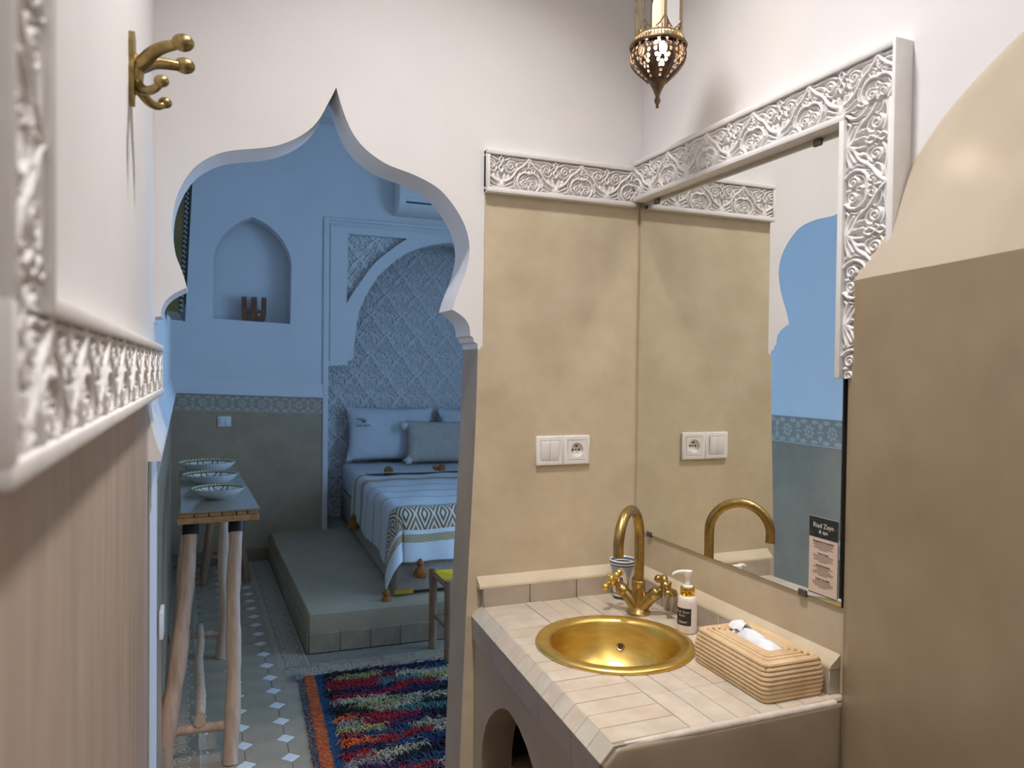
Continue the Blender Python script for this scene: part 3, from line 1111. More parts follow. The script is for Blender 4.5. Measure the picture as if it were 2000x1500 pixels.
# ------------------------------------------------------------------ floor
FT = math.radians(1.24)       # the tile grid follows the bedroom's splay
FM = Matrix.Translation((0.292, 2.868, 0)) @ Matrix.Rotation(FT, 4, 'Z')
FLOOR = box('floor', (-0.6, 3.1, -1.42, 6.6, -0.10, -0.0045), GROUT)
tag(FLOOR, 'grey beige octagon tile floor with white diamond insets', 'floor', kind='structure')
PT = 0.1555
CUT = 0.0365


def slab(name, poly, z0, z1, material, parent, ins=0.0015):
    n = len(poly)
    cx, cy = sum(p[0] for p in poly) / n, sum(p[1] for p in poly) / n

    def inset(p):
        d = math.hypot(p[0] - cx, p[1] - cy)
        k = max(0.0, 1 - ins / max(d, 1e-6))
        return (cx + (p[0] - cx) * k, cy + (p[1] - cy) * k)
    vs = [(x, y, z0) for x, y in poly] + [(x, y, z1 - ins * 0.7) for x, y in poly] + [(*inset(p), z1) for p in poly]
    fs = [(i, (i + 1) % n, n + (i + 1) % n, n + i) for i in range(n)] + [(n + i, n + (i + 1) % n, 2 * n + (i + 1) % n, 2 * n + i) for i in range(n)] + [tuple(range(2 * n, 3 * n))]
    me = bpy.data.meshes.new(name)
    me.from_pydata(vs, [], fs)
    return finish(name, me, material, parent)


h = PT / 2 - 0.0011
c = CUT - 0.0003
oct_poly = [(-h + c, -h), (h - c, -h), (h, -h + c), (h, h - c), (h - c, h), (-h + c, h), (-h, h - c), (-h, -h + c)]
dd = CUT - 0.0022
dia_poly = [(-dd, 0), (0, -dd), (dd, 0), (0, dd)]
proto_oct = slab('octagon_tile', oct_poly, -0.006, 0.0, OCTO, FLOOR)
proto_dia = slab('diamond_tile', dia_poly, -0.006, 0.0003, DIAMOND, FLOOR)
used = [False, False]


def place(proto, k, x, y):
    ob = proto if not used[k] else copy_obj(proto, FLOOR)
    used[k] = True
    ob.matrix_local = FM @ Matrix.Translation((x, y, 0))


for i in range(-2, 7):
    for j in range(-6, 19):
        x, y = (i + 0.5) * PT, (j + 0.5) * PT
        w = FM @ Vector((x, y, 0))
        if w.x - PT / 2 < -0.22 or w.x > 1.45 or (w.x > 0.43 and w.y > 3.72):
            continue
        place(proto_oct, 0, x, y)
for i in range(-2, 7):
    for j in range(-6, 19):
        x, y = i * PT, j * PT
        w = FM @ Vector((x, y, 0))
        if w.x < -0.05 or (w.x > 0.33 and w.y > 3.62) or w.x > 1.3:
            continue
        place(proto_dia, 1, x, y)
# scroll border tiles: along the left wall, beside the platform and in front of it
proto_b = slab('border_tile', [(-0.0615, -0.0768), (0.0615, -0.0768), (0.0615, 0.0768), (-0.0615, 0.0768)], -0.006, 0.0008, SCROLL, FLOOR)
strip_b = box('border_strip', (-0.0085, 0.0085, -0.0768, 0.0768, -0.006, 0.0009), DIAMOND, FLOOR)
LINE = mat('pale_strip_tile', (0.46, 0.42, 0.36), 0.4)
strip_b.data.materials.clear()
strip_b.data.materials.append(LINE)
first = [True]


def border(x, y, rz):
    M = Matrix.Translation((x, y, 0)) @ Matrix.Rotation(rz, 4, 'Z')
    a, b = (proto_b, strip_b) if first[0] else (copy_obj(proto_b, FLOOR), copy_obj(strip_b, FLOOR))
    first[0] = False
    a.matrix_local = M
    return M, b


for k in range(25):
    y = 2.05 + k * PT
    M, b = border(xl(y) + 0.072, y, FT)
    b.matrix_local = M @ Matrix.Translation((0.0715, 0, 0))
for k in range(14):
    y = 3.80 + k * PT
    x = 0.331 - (y - 3.748) * 0.0205
    M, b = border(x + 0.072, y, FT)
    b.matrix_local = M @ Matrix.Translation((-0.0715, 0, 0))
for k in range(8):
    x = 0.345 + (k + 0.5) * PT
    M, b = border(x, 3.675 + (x - 0.34) * -0.035, PI / 2 - 0.03)
    b.matrix_local = M @ Matrix.Translation((-0.0715, 0, 0))

# ------------------------------------------------------------------ shower wall with domed hood, right foreground
base = [(1.122, 1.078), (1.104, 1.045), (1.083, 0.95), (1.052, 0.80), (1.018, 0.67), (0.985, 0.52), (0.955, 0.30), (0.945, 0.0), (0.945, -0.6)]
base = smooth_poly(base, 2)
topc = [(1.149, 1.088, 1.630), (1.149, 1.060, 1.700), (1.149, 1.000, 1.785), (1.149, 0.935, 1.872), (1.149, 0.861, 1.930), (1.149, 0.773, 1.985), (1.149, 0.60, 2.05), (1.149, 0.30, 2.11), (1.149, -0.6, 2.13)]
topc = smooth_poly(topc, 2)
nb = 60


def resample(pts, n):
    pts = [np.array(p, float) for p in pts]
    d = np.concatenate([[0], np.cumsum([np.linalg.norm(b - a) for a, b in zip(pts[:-1], pts[1:])])])
    s = np.linspace(0, d[-1], n)
    A = np.array(pts)
    return np.stack([np.interp(s, d, A[:, k]) for k in range(A.shape[1])], 1)


ZB = 1.622
bs = resample(base, nb)
# match the crown curve to the base curve by distance along the wall
tc = np.array(topc)
tc = tc[np.argsort(tc[:, 1])]
hood = MB()
rows = []
for i in range(nb):
    x, y = bs[i]
    ty = y + (0.012 if i == 0 else 0.004)
    tz = np.interp(ty, tc[:, 1], tc[:, 2])
    B, T = Vector((x, y, ZB)), Vector((1.152, ty, tz))
    rows.append([])
    for k in range(17):
        s = k / 16
        # flat slope with a rounded shoulder, bulging away from the wall
        e = 1 - (1 - s) ** 1.25
        p = B.lerp(T, s)
        p.z = B.z + (T.z - B.z) * e
        rows[-1].append(tuple(p))
SH = thing('wall_shower', 'tall curved taupe plaster wall at the right edge of the picture', 'wall', kind='structure')
mb = MB()
mb.grid(rows)
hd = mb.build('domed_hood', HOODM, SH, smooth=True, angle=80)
hd['label'] = 'glossy cream sloping top of the curved wall'
rows = []
for i in range(nb):
    x, y = bs[i]
    cols = [(x, y, 0.0), (x, y, 0.8), (x, y, ZB - 0.02), (x, y, ZB)]
    rows.append(cols)
end = [(1.16, 1.092, z) for _, _, z in rows[0]]
rows = [end] + rows
MB().grid(rows, flip=True).build('curved_face', HOOD_SHADED, SH, smooth=True, angle=80)
settle(SH, (1.05, 0.5, 0))

# ------------------------------------------------------------------ washbasin counter
CT = thing('washbasin_counter', 'masonry washbasin counter covered in cream glazed tiles', 'counter')
ZT = 0.825


def xedge(y):           # outer lower edge of the bevelled rim
    return 0.604 + (y - 1.08) * 0.055


YF, YBK = 1.080, YA - 0.004
BC = (0.866, 1.495)
BR = 0.181
HOLE = 0.160
# plaster bodies
nic = [(1.795, 0.0), (1.795, 0.40), (1.789, 0.468), (1.777, 0.512), (1.755, 0.555), (1.722, 0.592), (1.685, 0.622), (1.650, 0.644), (1.615, 0.660), (1.585, 0.668), (1.55, 0.668),
       (1.508, 0.662), (1.46, 0.645), (1.42, 0.62), (1.385, 0.585), (1.36, 0.54), (1.345, 0.48), (1.34, 0.40), (1.34, 0.0)]
outl = [(YF + 0.012, 0.0)] + list(reversed(nic)) + [(YBK, 0.0), (YBK, 0.735), (YF + 0.012, 0.735)]
mb = MB()
holed_prism(mb, outl, [], lambda a, b, d: (xedge(a) + 0.010 + d, a, b), 0.0, 0.085)
mb.build('side_wall', TAUPE, CT, smooth=True, angle=35, welded=True)
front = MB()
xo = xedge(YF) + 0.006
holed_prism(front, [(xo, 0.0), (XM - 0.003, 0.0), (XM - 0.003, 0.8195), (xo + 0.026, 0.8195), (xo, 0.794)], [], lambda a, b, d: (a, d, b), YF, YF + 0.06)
front.build('front_wall', mat('shaded_front_tadelakt', (0.35, 0.28, 0.195), 0.4, col2=(0.27, 0.21, 0.14), scale=5, contrast=(0.3, 0.7), bumps=(9, 0.2, 0.006)), CT, smooth=True, angle=35, bevel=0.007, seg=3, welded=True)  # plaster darkened so the weaker light on the front sits in its colour
lip = MB()
lip.tube([(xedge(YF) + 0.040, YF + 0.016, 0.8145), (xedge(YF) + 0.052, YF + 0.011, 0.818), (0.80, YF + 0.0085, 0.8195), (XM - 0.035, YF + 0.0085, 0.8185)], [0.002, 0.006, 0.0078, 0.0075], 10)
lip.build('mortar_lip', mat('mortar', (0.66, 0.58, 0.49), 0.7, col2=(0.56, 0.48, 0.4), scale=40, bumps=(60, 0.5, 0.003)), CT, smooth=True)
box('inner_shelf', (0.672, XM - 0.006, YF + 0.06, YBK, 0.36, 0.415), TAUPE, CT)
NICHE_SHADE = mat('painted_niche_shade', (0.030, 0.024, 0.020), 0.9)  # near-black lining added in the niche to paint its unlit depth
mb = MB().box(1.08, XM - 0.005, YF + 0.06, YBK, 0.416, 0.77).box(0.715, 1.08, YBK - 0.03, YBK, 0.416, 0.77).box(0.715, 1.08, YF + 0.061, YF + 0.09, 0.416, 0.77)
mb.build('shade_lining', NICHE_SHADE, CT)
# grout bed with the basin hole
mb = MB()
circ = [(BC[0] + HOLE * math.cos(2 * PI * k / 48), BC[1] + HOLE * math.sin(2 * PI * k / 48)) for k in range(48)]
bed_poly = [(xedge(YF) + 0.026, YF + 0.006), (XM - 0.003, YF + 0.006), (XM - 0.003, YBK), (xedge(YBK) + 0.026, YBK)]
holed_prism(mb, bed_poly, [circ], lambda a, b, d: (a, b, d), 0.780, ZT - 0.0022)
mb.build('grout_bed', GROUT, CT)


def rect_minus_disc(x0, x1, y0, y1, r=HOLE + 0.002):
    cx, cy = BC
    cn = [(x0, y0), (x1, y0), (x1, y1), (x0, y1)]
    pts = []
    for i in range(4):
        a, b = cn[i], cn[(i + 1) % 4]
        n = max(2, int(math.dist(a, b) / 0.002))
        for k in range(n):
            pts.append(((a[0] + (b[0] - a[0]) * k / n, a[1] + (b[1] - a[1]) * k / n), k == 0))
    ins = [math.dist(p, BC) < r for p, _ in pts]
    if not any(ins):
        return cn
    if all(ins):
        return None
    N = len(pts)
    s = next(i for i in range(N) if not ins[i] and ins[i - 1])
    keep = []
    for k in range(N):
        i = (s + k) % N
        if ins[i]:
            break
        p, corner = pts[i]
        keep.append((p, corner or k == 0))
    last = keep[-1][0]
    poly = [p for p, c in keep[:-1] if c] + [last]
    if len(keep) < 4:
        return None
    a0 = math.atan2(last[1] - cy, last[0] - cx)
    a1 = math.atan2(poly[0][1] - cy, poly[0][0] - cx)
    da = (a1 - a0 + PI) % (2 * PI) - PI
    for k in range(1, 7):
        an = a0 + da * k / 7
        poly.append((cx + r * math.cos(an), cy + r * math.sin(an)))
    return poly


def ctile(x0, x1, y0, y1, taper=None):
    g = 0.0009
    j = [random.uniform(-0.0006, 0.0006) for _ in range(4)]
    p = rect_minus_disc(x0 + g + j[0] * 0.5, x1 - g + j[1] * 0.5, y0 + g + j[2], y1 - g + j[3])
    if not p:
        return
    if taper:
        p = [(max(x, taper(y)), y) for x, y in p]
    z = ZT + random.uniform(-0.0006, 0.0006)
    slab('tile', p, ZT - 0.008, z, TILE, CT, ins=0.0016)


XS = 0.790
npitch = 15
ph = (YBK - (YF + 0.014)) / npitch
for k in range(npitch):
    ctile(0.62, XS, YF + 0.014 + k * ph, YF + 0.014 + (k + 1) * ph, taper=lambda y: xedge(y) + 0.027)
cw = 0.0515
yrows = [YF + 0.014, 1.235, 1.385, 1.535, 1.685, YBK]
for i in range(7):
    x0 = XS + i * cw
    x1 = min(x0 + cw, XM - 0.004)
    if x1 - x0 < 0.012:
        continue
    for y0, y1 in zip(yrows[:-1], yrows[1:]):
        ctile(x0, x1, y0, y1)
# bevelled rim tiles and apron tiles
ys = [YF + 0.004]
while ys[-1] < YBK - 0.05:
    ys.append(ys[-1] + random.uniform(0.050, 0.056))
ys[-1] = YBK
for y0, y1 in zip(ys[:-1], ys[1:]):
    g = 0.0007
    y0, y1 = y0 + g, y1 - g
    vs = []
    for y in (y0, y1):
        xo = xedge(y)
        vs += [(xo, y, 0.7985), (xo + 0.026, y, ZT - 0.0005), (xo + 0.030, y, ZT - 0.008), (xo + 0.008, y, 0.790)]
    MB().add(vs, [(0, 1, 2, 3), (7, 6, 5, 4), (0, 4, 5, 1), (1, 5, 6, 2), (2, 6, 7, 3), (3, 7, 4, 0)]).build('bevel_tile', TILE, CT, bevel=0.0008, seg=1)
ys = [YF + 0.010, 1.21, 1.375, 1.54, 1.70, YBK]
for zz0, zz1 in ((0.737, 0.7965),):
    for y0, y1 in zip(ys[:-1], ys[1:]):
        y0, y1 = y0 + 0.0008, y1 - 0.0008
        vs = []
        for y in (y0, y1):
            xo = xedge(y)
            vs += [(xo + 0.004, y, zz0), (xo + 0.0015, y, zz1), (xo + 0.03, y, zz1), (xo + 0.03, y, zz0)]
        MB().add(vs, [(0, 1, 2, 3), (7, 6, 5, 4), (0, 4, 5, 1), (1, 5, 6, 2), (2, 6, 7, 3), (3, 7, 4, 0)]).build('apron_tile', APRON, CT, bevel=0.001, seg=1)
# backsplash tiles and coved ledge on both walls
BS_T, BS_Z = 0.026, 0.874
xs = [0.672, 0.805, 0.945, XM - 0.003]
for x0, x1 in zip(xs[:-1], xs[1:]):
    box('backsplash_tile', (x0 + 0.001, x1 - 0.001, YA - 0.005 - BS_T, YA - 0.004, ZT - 0.004, BS_Z), SPLASH, CT, bevel=0.0015, seg=1)
ysb = [YF + 0.028]
while ysb[-1] < YA - 0.09:
    ysb.append(ysb[-1] + (0.052 if ysb[-1] > 1.45 else 0.085))
ysb[-1] = YA - 0.005 - BS_T
for y0, y1 in zip(ysb[:-1], ysb[1:]):
    box('backsplash_tile', (XM - 0.003 - BS_T, XM - 0.002, y0 + 0.001, y1 - 0.001, ZT - 0.004, BS_Z), SPLASH, CT, bevel=0.0015, seg=1)
sec = [(0.0, 0.0), (0.0268, 0.0), (0.0272, 0.004), (0.0235, 0.009), (0.010, 0.019), (0.0, 0.028)]
mb = MB()
for k, (x, yv) in enumerate(((0.662, 0), (XM - 0.002, 0))):
    mb.add([(x, YA - 0.004 - a, BS_Z + b) for a, b in sec], [])
mb.f = [(i, (i + 1) % 6, 6 + (i + 1) % 6, 6 + i) for i in range(6)] + [tuple(range(6)), tuple(range(6, 12))]
mb.m = [0] * len(mb.f)
mb.build('coved_ledge', BEIGE, CT, smooth=True, angle=50)
mb = MB()
for yv in (YF + 0.0275, YA - 0.006):
    mb.add([(XM - 0.002 - a, yv, BS_Z + b) for a, b in sec], [])
mb.f = [(i, (i + 1) % 6, 6 + (i + 1) % 6, 6 + i) for i in range(6)] + [tuple(range(6)), tuple(range(6, 12))]
mb.m = [0] * len(mb.f)
mb.build('coved_ledge', BEIGE, CT, smooth=True, angle=50)
settle(CT, (0.87, 1.47, 0))

# ------------------------------------------------------------------ brass basin
BA = thing('brass_basin', 'round brushed brass basin set into the tiled counter', 'basin', (BC[0], BC[1], ZT))
prof = [(BR - 0.001, 0.0005), (BR, 0.003), (BR - 0.003, 0.0075), (BR - 0.012, 0.0092), (BR - 0.026, 0.0085), (BR - 0.033, 0.006), (BR - 0.036, 0.000),
        (BR - 0.040, -0.015), (BR - 0.048, -0.045), (BR - 0.062, -0.075), (BR - 0.085, -0.098), (BR - 0.12, -0.112), (0.03, -0.119), (0.022, -0.121)]
MB().lathe(prof, 72).build('bowl', BRASS, BA, smooth=True, angle=70)
prof2 = [(BR - 0.002, 0.0003), (BR - 0.034, -0.0005), (BR - 0.0375, -0.015), (BR - 0.0455, -0.046), (BR - 0.06, -0.0775), (BR - 0.083, -0.1005), (BR - 0.12, -0.1145), (0.022, -0.1235)]
MB().lathe(prof2, 48).build('underside', OLDBRASS, BA, smooth=True, angle=70)
MB().lathe([(0.0001, -0.122), (0.012, -0.122), (0.020, -0.1195), (0.024, -0.1185), (0.024, -0.121)], 24).build('drain', OLDBRASS, BA, smooth=True)
# overflow hole on the far side of the bowl
dirv = Vector((0.60, 0.80, 0)).normalized()
pos = dirv * 0.1275 + Vector((0, 0, -0.052))
axis = (-dirv * 0.88 + Vector((0, 0, 0.47))).normalized()
q = axis.to_track_quat('Z', 'Y').to_matrix().to_4x4()
Mo = Matrix.Translation(pos) @ q
ov = MB().lathe([(0.0075, -0.002), (0.0105, 0.0005), (0.0095, 0.003), (0.0068, 0.0022), (0.0062, -0.002)], 20, M=Mo, close=True).build('overflow_ring', OLDBRASS, BA, smooth=True)
MB().lathe([(0.0001, 0.0006), (0.0066, 0.0006), (0.0066, -0.002)], 20, M=Mo).build('overflow_hole', DARKHOLE, ov)

# ------------------------------------------------------------------ faucet
FX, FY = 1.034, 1.664
FA = thing('faucet', 'aged brass swan-neck faucet with two cross handles behind the basin', 'faucet', (FX, FY, ZT))
f2 = Vector((-0.77, -0.638, 0)).normalized()
s2 = Vector((0.72, -0.69, 0)).normalized()
ux = Vector((0, 0, 1))
mb = MB()
mb.lathe([(0.0001, 0.0), (0.030, 0.0), (0.031, 0.005), (0.026, 0.009), (0.019, 0.016), (0.0175, 0.03), (0.0185, 0.055), (0.0165, 0.062), (0.0155, 0.074), (0.0175, 0.077), (0.0175, 0.083), (0.0148, 0.086), (0.0001, 0.087)], 24)
for sg in (-1, 1):
    a = s2 * sg * 0.7 + ux * 0.714
    mb.tube([s2 * sg * 0.006 + ux * 0.018, s2 * sg * 0.022 + ux * 0.036, s2 * sg * 0.038 + ux * 0.052], [0.019, 0.0165, 0.0145], 18)
mb.build('body', OLDBRASS, FA, smooth=True, angle=50)
path = []
RZ, rr = 0.200, 0.078
path += [Vector((0, 0, 0.08 + (RZ - 0.08) * k / 5)) for k in range(6)]
for k in range(1, 19):
    t = PI * 1.04 * k / 18
    path.append(f2 * (rr * (1 - math.cos(t))) + ux * (RZ + rr * math.sin(t)))
e = (path[-1] - path[-2]).normalized()
path.append(path[-1] + e * 0.012)
MB().tube(path, [0.0128] * (len(path) - 4) + [0.0126, 0.0124, 0.0126, 0.0128], 18).build('spout', OLDBRASS, FA, smooth=True, angle=60)
tip = path[-1]
MB().tube([tip - e * 0.001, tip + e * 0.0008], [0.0095, 0.0095], 16).build('spout_mouth', DARKHOLE, FA)
for sg in (-1, 1):
    a = (s2 * sg * 0.76 + ux * 0.65).normalized()
    st = s2 * sg * 0.036 + ux * 0.050
    M = Matrix.Translation(st) @ a.to_track_quat('Z', 'Y').to_matrix().to_4x4()
    hb = MB().lathe([(0.0001, 0), (0.0158, 0.0), (0.0165, 0.003), (0.0165, 0.016), (0.0135, 0.021), (0.0085, 0.024), (0.0065, 0.032), (0.0085, 0.035), (0.0001, 0.037)], 20, M=M).build('valve', OLDBRASS, FA, smooth=True, angle=45)
    cr = MB()
    cr.ball(M @ Vector((0, 0, 0.044)), 0.0145)
    rot = 0.5 if sg > 0 else 0.9
    for k in range(4):
        an = rot + k * PI / 2
        d0 = Vector((math.cos(an), math.sin(an), 0))
        pth = [M @ (d0 * r_ + Vector((0, 0, 0.044))) for r_ in (0.006, 0.016, 0.023, 0.030, 0.036, 0.0395)]
        cr.tube(pth, [0.0072, 0.0055, 0.0074, 0.0102, 0.0088, 0.0035], 14)
    cr.ball(M @ Vector((0, 0, 0.055)), 0.0065)
    cr.build('cross_handle', BRASS if sg < 0 else OLDBRASS, FA, smooth=True, angle=60)

# ------------------------------------------------------------------ painted cup
CU = thing('painted_cup', 'white ceramic cup painted with blue rim and pendants in the corner', 'cup', (1.062, 1.792, ZT))
MB().lathe([(0.0001, 0.002), (0.024, 0.0), (0.0265, 0.003), (0.0265, 0.009), (0.0275, 0.020), (0.0295, 0.045), (0.0325, 0.075), (0.0355, 0.094), (0.0365, 0.101), (0.0362, 0.1055), (0.0345, 0.1065), (0.0330, 0.103),
            (0.0295, 0.07), (0.0255, 0.02), (0.0001, 0.014)], 40).build('body', CUPM, CU, smooth=True, angle=60)
MB().lathe([(0.0362, 0.1045), (0.0370, 0.1065), (0.0355, 0.1085), (0.0338, 0.1065)], 40, close=True).build('rim', EARTHEN, CU, smooth=True)

# ------------------------------------------------------------------ soap pump bottle
BO = thing('soap_bottle', 'pearl white lotion bottle with gold collar and black label', 'bottle', (1.070, 1.503, ZT), rz=0)
MB().lathe([(0.0001, 0.001), (0.0205, 0.0), (0.0228, 0.002), (0.0234, 0.006), (0.0234, 0.076), (0.0225, 0.083), (0.0195, 0.088), (0.0145, 0.0905), (0.0001, 0.091)], 36).build('body', PEARL, BO, smooth=True, angle=50)
mb = MB()
for k in range(36):
    an = 2 * PI * k / 36
mb.lathe([(0.0001, 0.089), (0.0160, 0.089), (0.0168, 0.090), (0.0168, 0.107), (0.0160, 0.109), (0.0001, 0.109)], 36)
mb.build('collar', GOLDCAP, BO, smooth=True, angle=40)
pm = MB()
pm.lathe([(0.0001, 0.108), (0.0125, 0.108), (0.0125, 0.112), (0.006, 0.113), (0.0055, 0.128), (0.0075, 0.131), (0.0105, 0.142), (0.0108, 0.1475), (0.0001, 0.149)], 24)
nz_d = Vector((-0.85, 0.30, 0)).normalized()
pm.tube([Vector((0, 0, 0.144)), nz_d * 0.012 + ux * 0.1455, nz_d * 0.026 + ux * 0.1445, nz_d * 0.034 + ux * 0.141, nz_d * 0.0365 + ux * 0.137], [0.0052, 0.005, 0.0042, 0.0036, 0.003], 12)
pm.build('pump', PLASTIC, BO, smooth=True, angle=50)
# label wraps the side that faces left of the camera
lab_c = math.atan2(-1.503, -1.070) - 0.55
rows = []
for z in (0.0215, 0.0625):
    rows.append([(0.0237 * math.cos(lab_c + t), 0.0237 * math.sin(lab_c + t), z) for t in np.linspace(-0.95, 0.95, 18)])
lb = MB().grid(rows).build('label', BLACKPAPER, BO, smooth=True)


def on_bottle(an, z, r=0.02385):
    n = Vector((math.cos(an), math.sin(an), 0))
    t = Vector((-math.sin(an), math.cos(an), 0))
    p = n * r + Vector((0, 0, z))
    return Matrix(((t.x, 0, n.x, p.x), (t.y, 0, n.y, p.y), (0, 1, 0, p.z), (0, 0, 0, 1)))


for k, ch in enumerate('Riad Zayn'):
    text('lettering', ch, 0.0072, on_bottle(lab_c + (k - 4) * 0.175, 0.0535), GOLDINK, lb) if ch != ' ' else None
for k, ch in enumerate('&spa'):
    text('lettering', ch, 0.0068, on_bottle(lab_c + (k - 1.5) * 0.175, 0.0455), GOLDINK, lb)
for z, w_ in ((0.0305, 0.55), (0.0275, 0.42)):
    rows = [[(0.0239 * math.cos(lab_c + t), 0.0239 * math.sin(lab_c + t), zz) for t in np.linspace(-w_, w_, 10)] for zz in (z, z + 0.0009)]
    MB().grid(rows).build('print_line', GOLDINK, lb)

# ------------------------------------------------------------------ raffia tissue box
TB = thing('tissue_box', 'coiled raffia tissue box cover on the counter corner', 'tissue box', (1.047, 1.232, ZT), rz=math.radians(-1.5))


def ring_path(hx, hy, r, z, n=10):
    pts = []
    for cx, cy, a0 in ((hx - r, hy - r, 0), (-hx + r, hy - r, PI / 2), (-hx + r, -hy + r, PI), (hx - r, -hy + r, 1.5 * PI)):
        for k in range(n + 1):
            an = a0 + PI / 2 * k / n
            pts.append(Vector((cx + r * math.cos(an), cy + r * math.sin(an), z)))
    return pts + [pts[0]]


HX, HY, HZ = 0.072, 0.116, 0.074
lv = 9
for k in range(lv):
    z = 0.0045 + k * (HZ - 0.009) / (lv - 1)
    g = 0.0035 * math.sin(PI * k / (lv - 1)) - 0.004 * (k / (lv - 1)) ** 2
    MB().tube(ring_path(HX + g - 0.004, HY + g - 0.004, 0.012, z), 0.0046, 8, caps=False).build('coil', RAFFIA, TB, smooth=True)
for k in range(5):
    off = 0.0125 + k * 0.0085
    MB().tube(ring_path(HX - off, HY - off * 1.05, max(0.006, 0.014 - 0.001 * k), HZ - 0.003 + 0.0022 * min(k, 2)), 0.0043, 8, caps=False).build('coil', RAFFIA, TB, smooth=True)
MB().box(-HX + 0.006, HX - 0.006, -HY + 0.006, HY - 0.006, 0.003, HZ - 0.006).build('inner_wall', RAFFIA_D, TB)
# the slot with its film-wrapped tissues
TI = thing('tissue_pack', 'film wrapped white tissues in the opening of the raffia box', 'tissues', (1.047, 1.232, ZT + HZ - 0.006), rz=math.radians(-1.5))
rows = []
for i in range(25):
    s = -1 + 2 * i / 24
    row = []
    for j in range(13):
        t = -1 + 2 * j / 12
        hgt = 0.018 * max(0, 1 - abs(t) ** 2.2) * max(0, 1 - abs(s) ** 6) * (0.9 + 0.35 * s) + 0.0025 * math.sin(9 * s + 3 * t) * (1 - abs(t))
        row.append((t * 0.021 + 0.002, s * 0.068, 0.004 + hgt))
    rows.append(row)
MB().grid(rows).build('film', FILM, TI, smooth=True, angle=80)
rows = [[(t * 0.016 - 0.001 + 0.004 * math.sin(5 * s), 0.048 + s * 0.016, 0.016 + 0.012 * (1 - t * t) + 0.004 * math.sin(4 * s + 3 * t)) for t in np.linspace(-1, 1, 9)] for s in np.linspace(-1, 1, 11)]
MB().grid(rows).build('tissue', TISSUE, TI, smooth=True, angle=80)

# ------------------------------------------------------------------ mirror with clips, card
MI = thing('wall_mirror', 'large frameless mirror on the wall over the counter', 'mirror')
MY0, MY1, MZ0, MZ1 = 1.104, 1.860, 0.995, 1.916
box('mirror_edge', (1.1438, 1.1468, MY0 - 0.0015, MY1 + 0.0005, MZ0 - 0.001, MZ1 + 0.001), BLACK, MI)
box('mirror_glass', (1.1425, 1.1437, MY0, MY1, MZ0, MZ1), MIRROR, MI)
for y, z, sg in ((1.789, MZ0, -1), (1.206, MZ0, -1), (1.188, MZ1, 1), (1.775, MZ1, 1)):
    box('clip', (1.1385, 1.1475, y - 0.011, y + 0.011, z - 0.007 if sg < 0 else z - 0.008, z + 0.008 if sg < 0 else z + 0.007), CHROME, MI, bevel=0.003)
box('side_gap_shade', (1.134, 1.147, MY0 - 0.0055, MY0 - 0.0018, MZ0 + 0.02, MZ1 + 0.006), BLACK, MI)  # black strip painting the shade in the gap beside the mirror
settle(MI, (1.145, 1.48, MZ0))

CA = thing('notice_card', 'black and cream towel notice stuck to the lower mirror corner', 'card')
XCd = 1.1412
cy0, cy1, cz0, cz1 = 1.114, 1.189, 1.004, 1.160
box('paper', (XCd, XCd + 0.0008, cy0, cy1, cz0, cz1), CREAMPAPER, CA)
box('header', (XCd - 0.0003, XCd, cy0, cy1, 1.119, cz1), BLACKPAPER, CA)
box('foot_rule', (XCd - 0.0003, XCd, cy0 + 0.001, cy1, 1.0045, 1.0062), BLACKPAPER, CA)


def on_card(y, z):
    return Matrix(((0, 0, -1, XCd - 0.0004), (-1, 0, 0, y), (0, 1, 0, z), (0, 0, 0, 1)))


cyc = (cy0 + cy1) / 2
text('lettering', 'Riad Zayn', 0.0135, on_card(cyc, 1.1435), GOLDINK, CA)
text('lettering', '& spa', 0.0105, on_card(cyc, 1.1315), GOLDINK, CA)
z = 1.1115
for head, n in (('Changement de serviettes', 5), ('Towel change', 5), ('Handtuchwechsel', 6), ('Cambio de toallas', 5)):
    text('lettering', head, 0.0052, on_card(cyc, z), INK, CA, bold=0.00012)
    z -= 0.0042
    for k in range(n):
        w_ = (0.027, 0.026, 0.022, 0.026, 0.015, 0.02)[(k + len(head)) % 6] if k < n - 1 else 0.011
        box('print_line', (XCd - 0.0002, XCd + 0.0001, cyc - w_, cyc + w_, z - 0.0005, z + 0.0005), INK, CA)
        z -= 0.0030
    z -= 0.0048
settle(CA, (XCd, cyc, cz0))

# ------------------------------------------------------------------ switch and socket plate
SW = thing('switch_socket_plate', 'white double plate with a rocker switch and a round socket', 'switch', (0.908, YA - 0.0045, 1.2295))


def frame_plate(x0, x1, z0, z1, y0, y1):
    mb = MB()
    m = 0.0135
    o_ = [(x0, z0), (x1, z0), (x1, z1), (x0, z1)]
    i_ = [(x0 + m, z0 + m), (x1 - m, z0 + m), (x1 - m, z1 - m), (x0 + m, z1 - m)]
    holed_prism(mb, o_, [i_], lambda a, b, d: (a, d, b), y0, y1)
    return mb


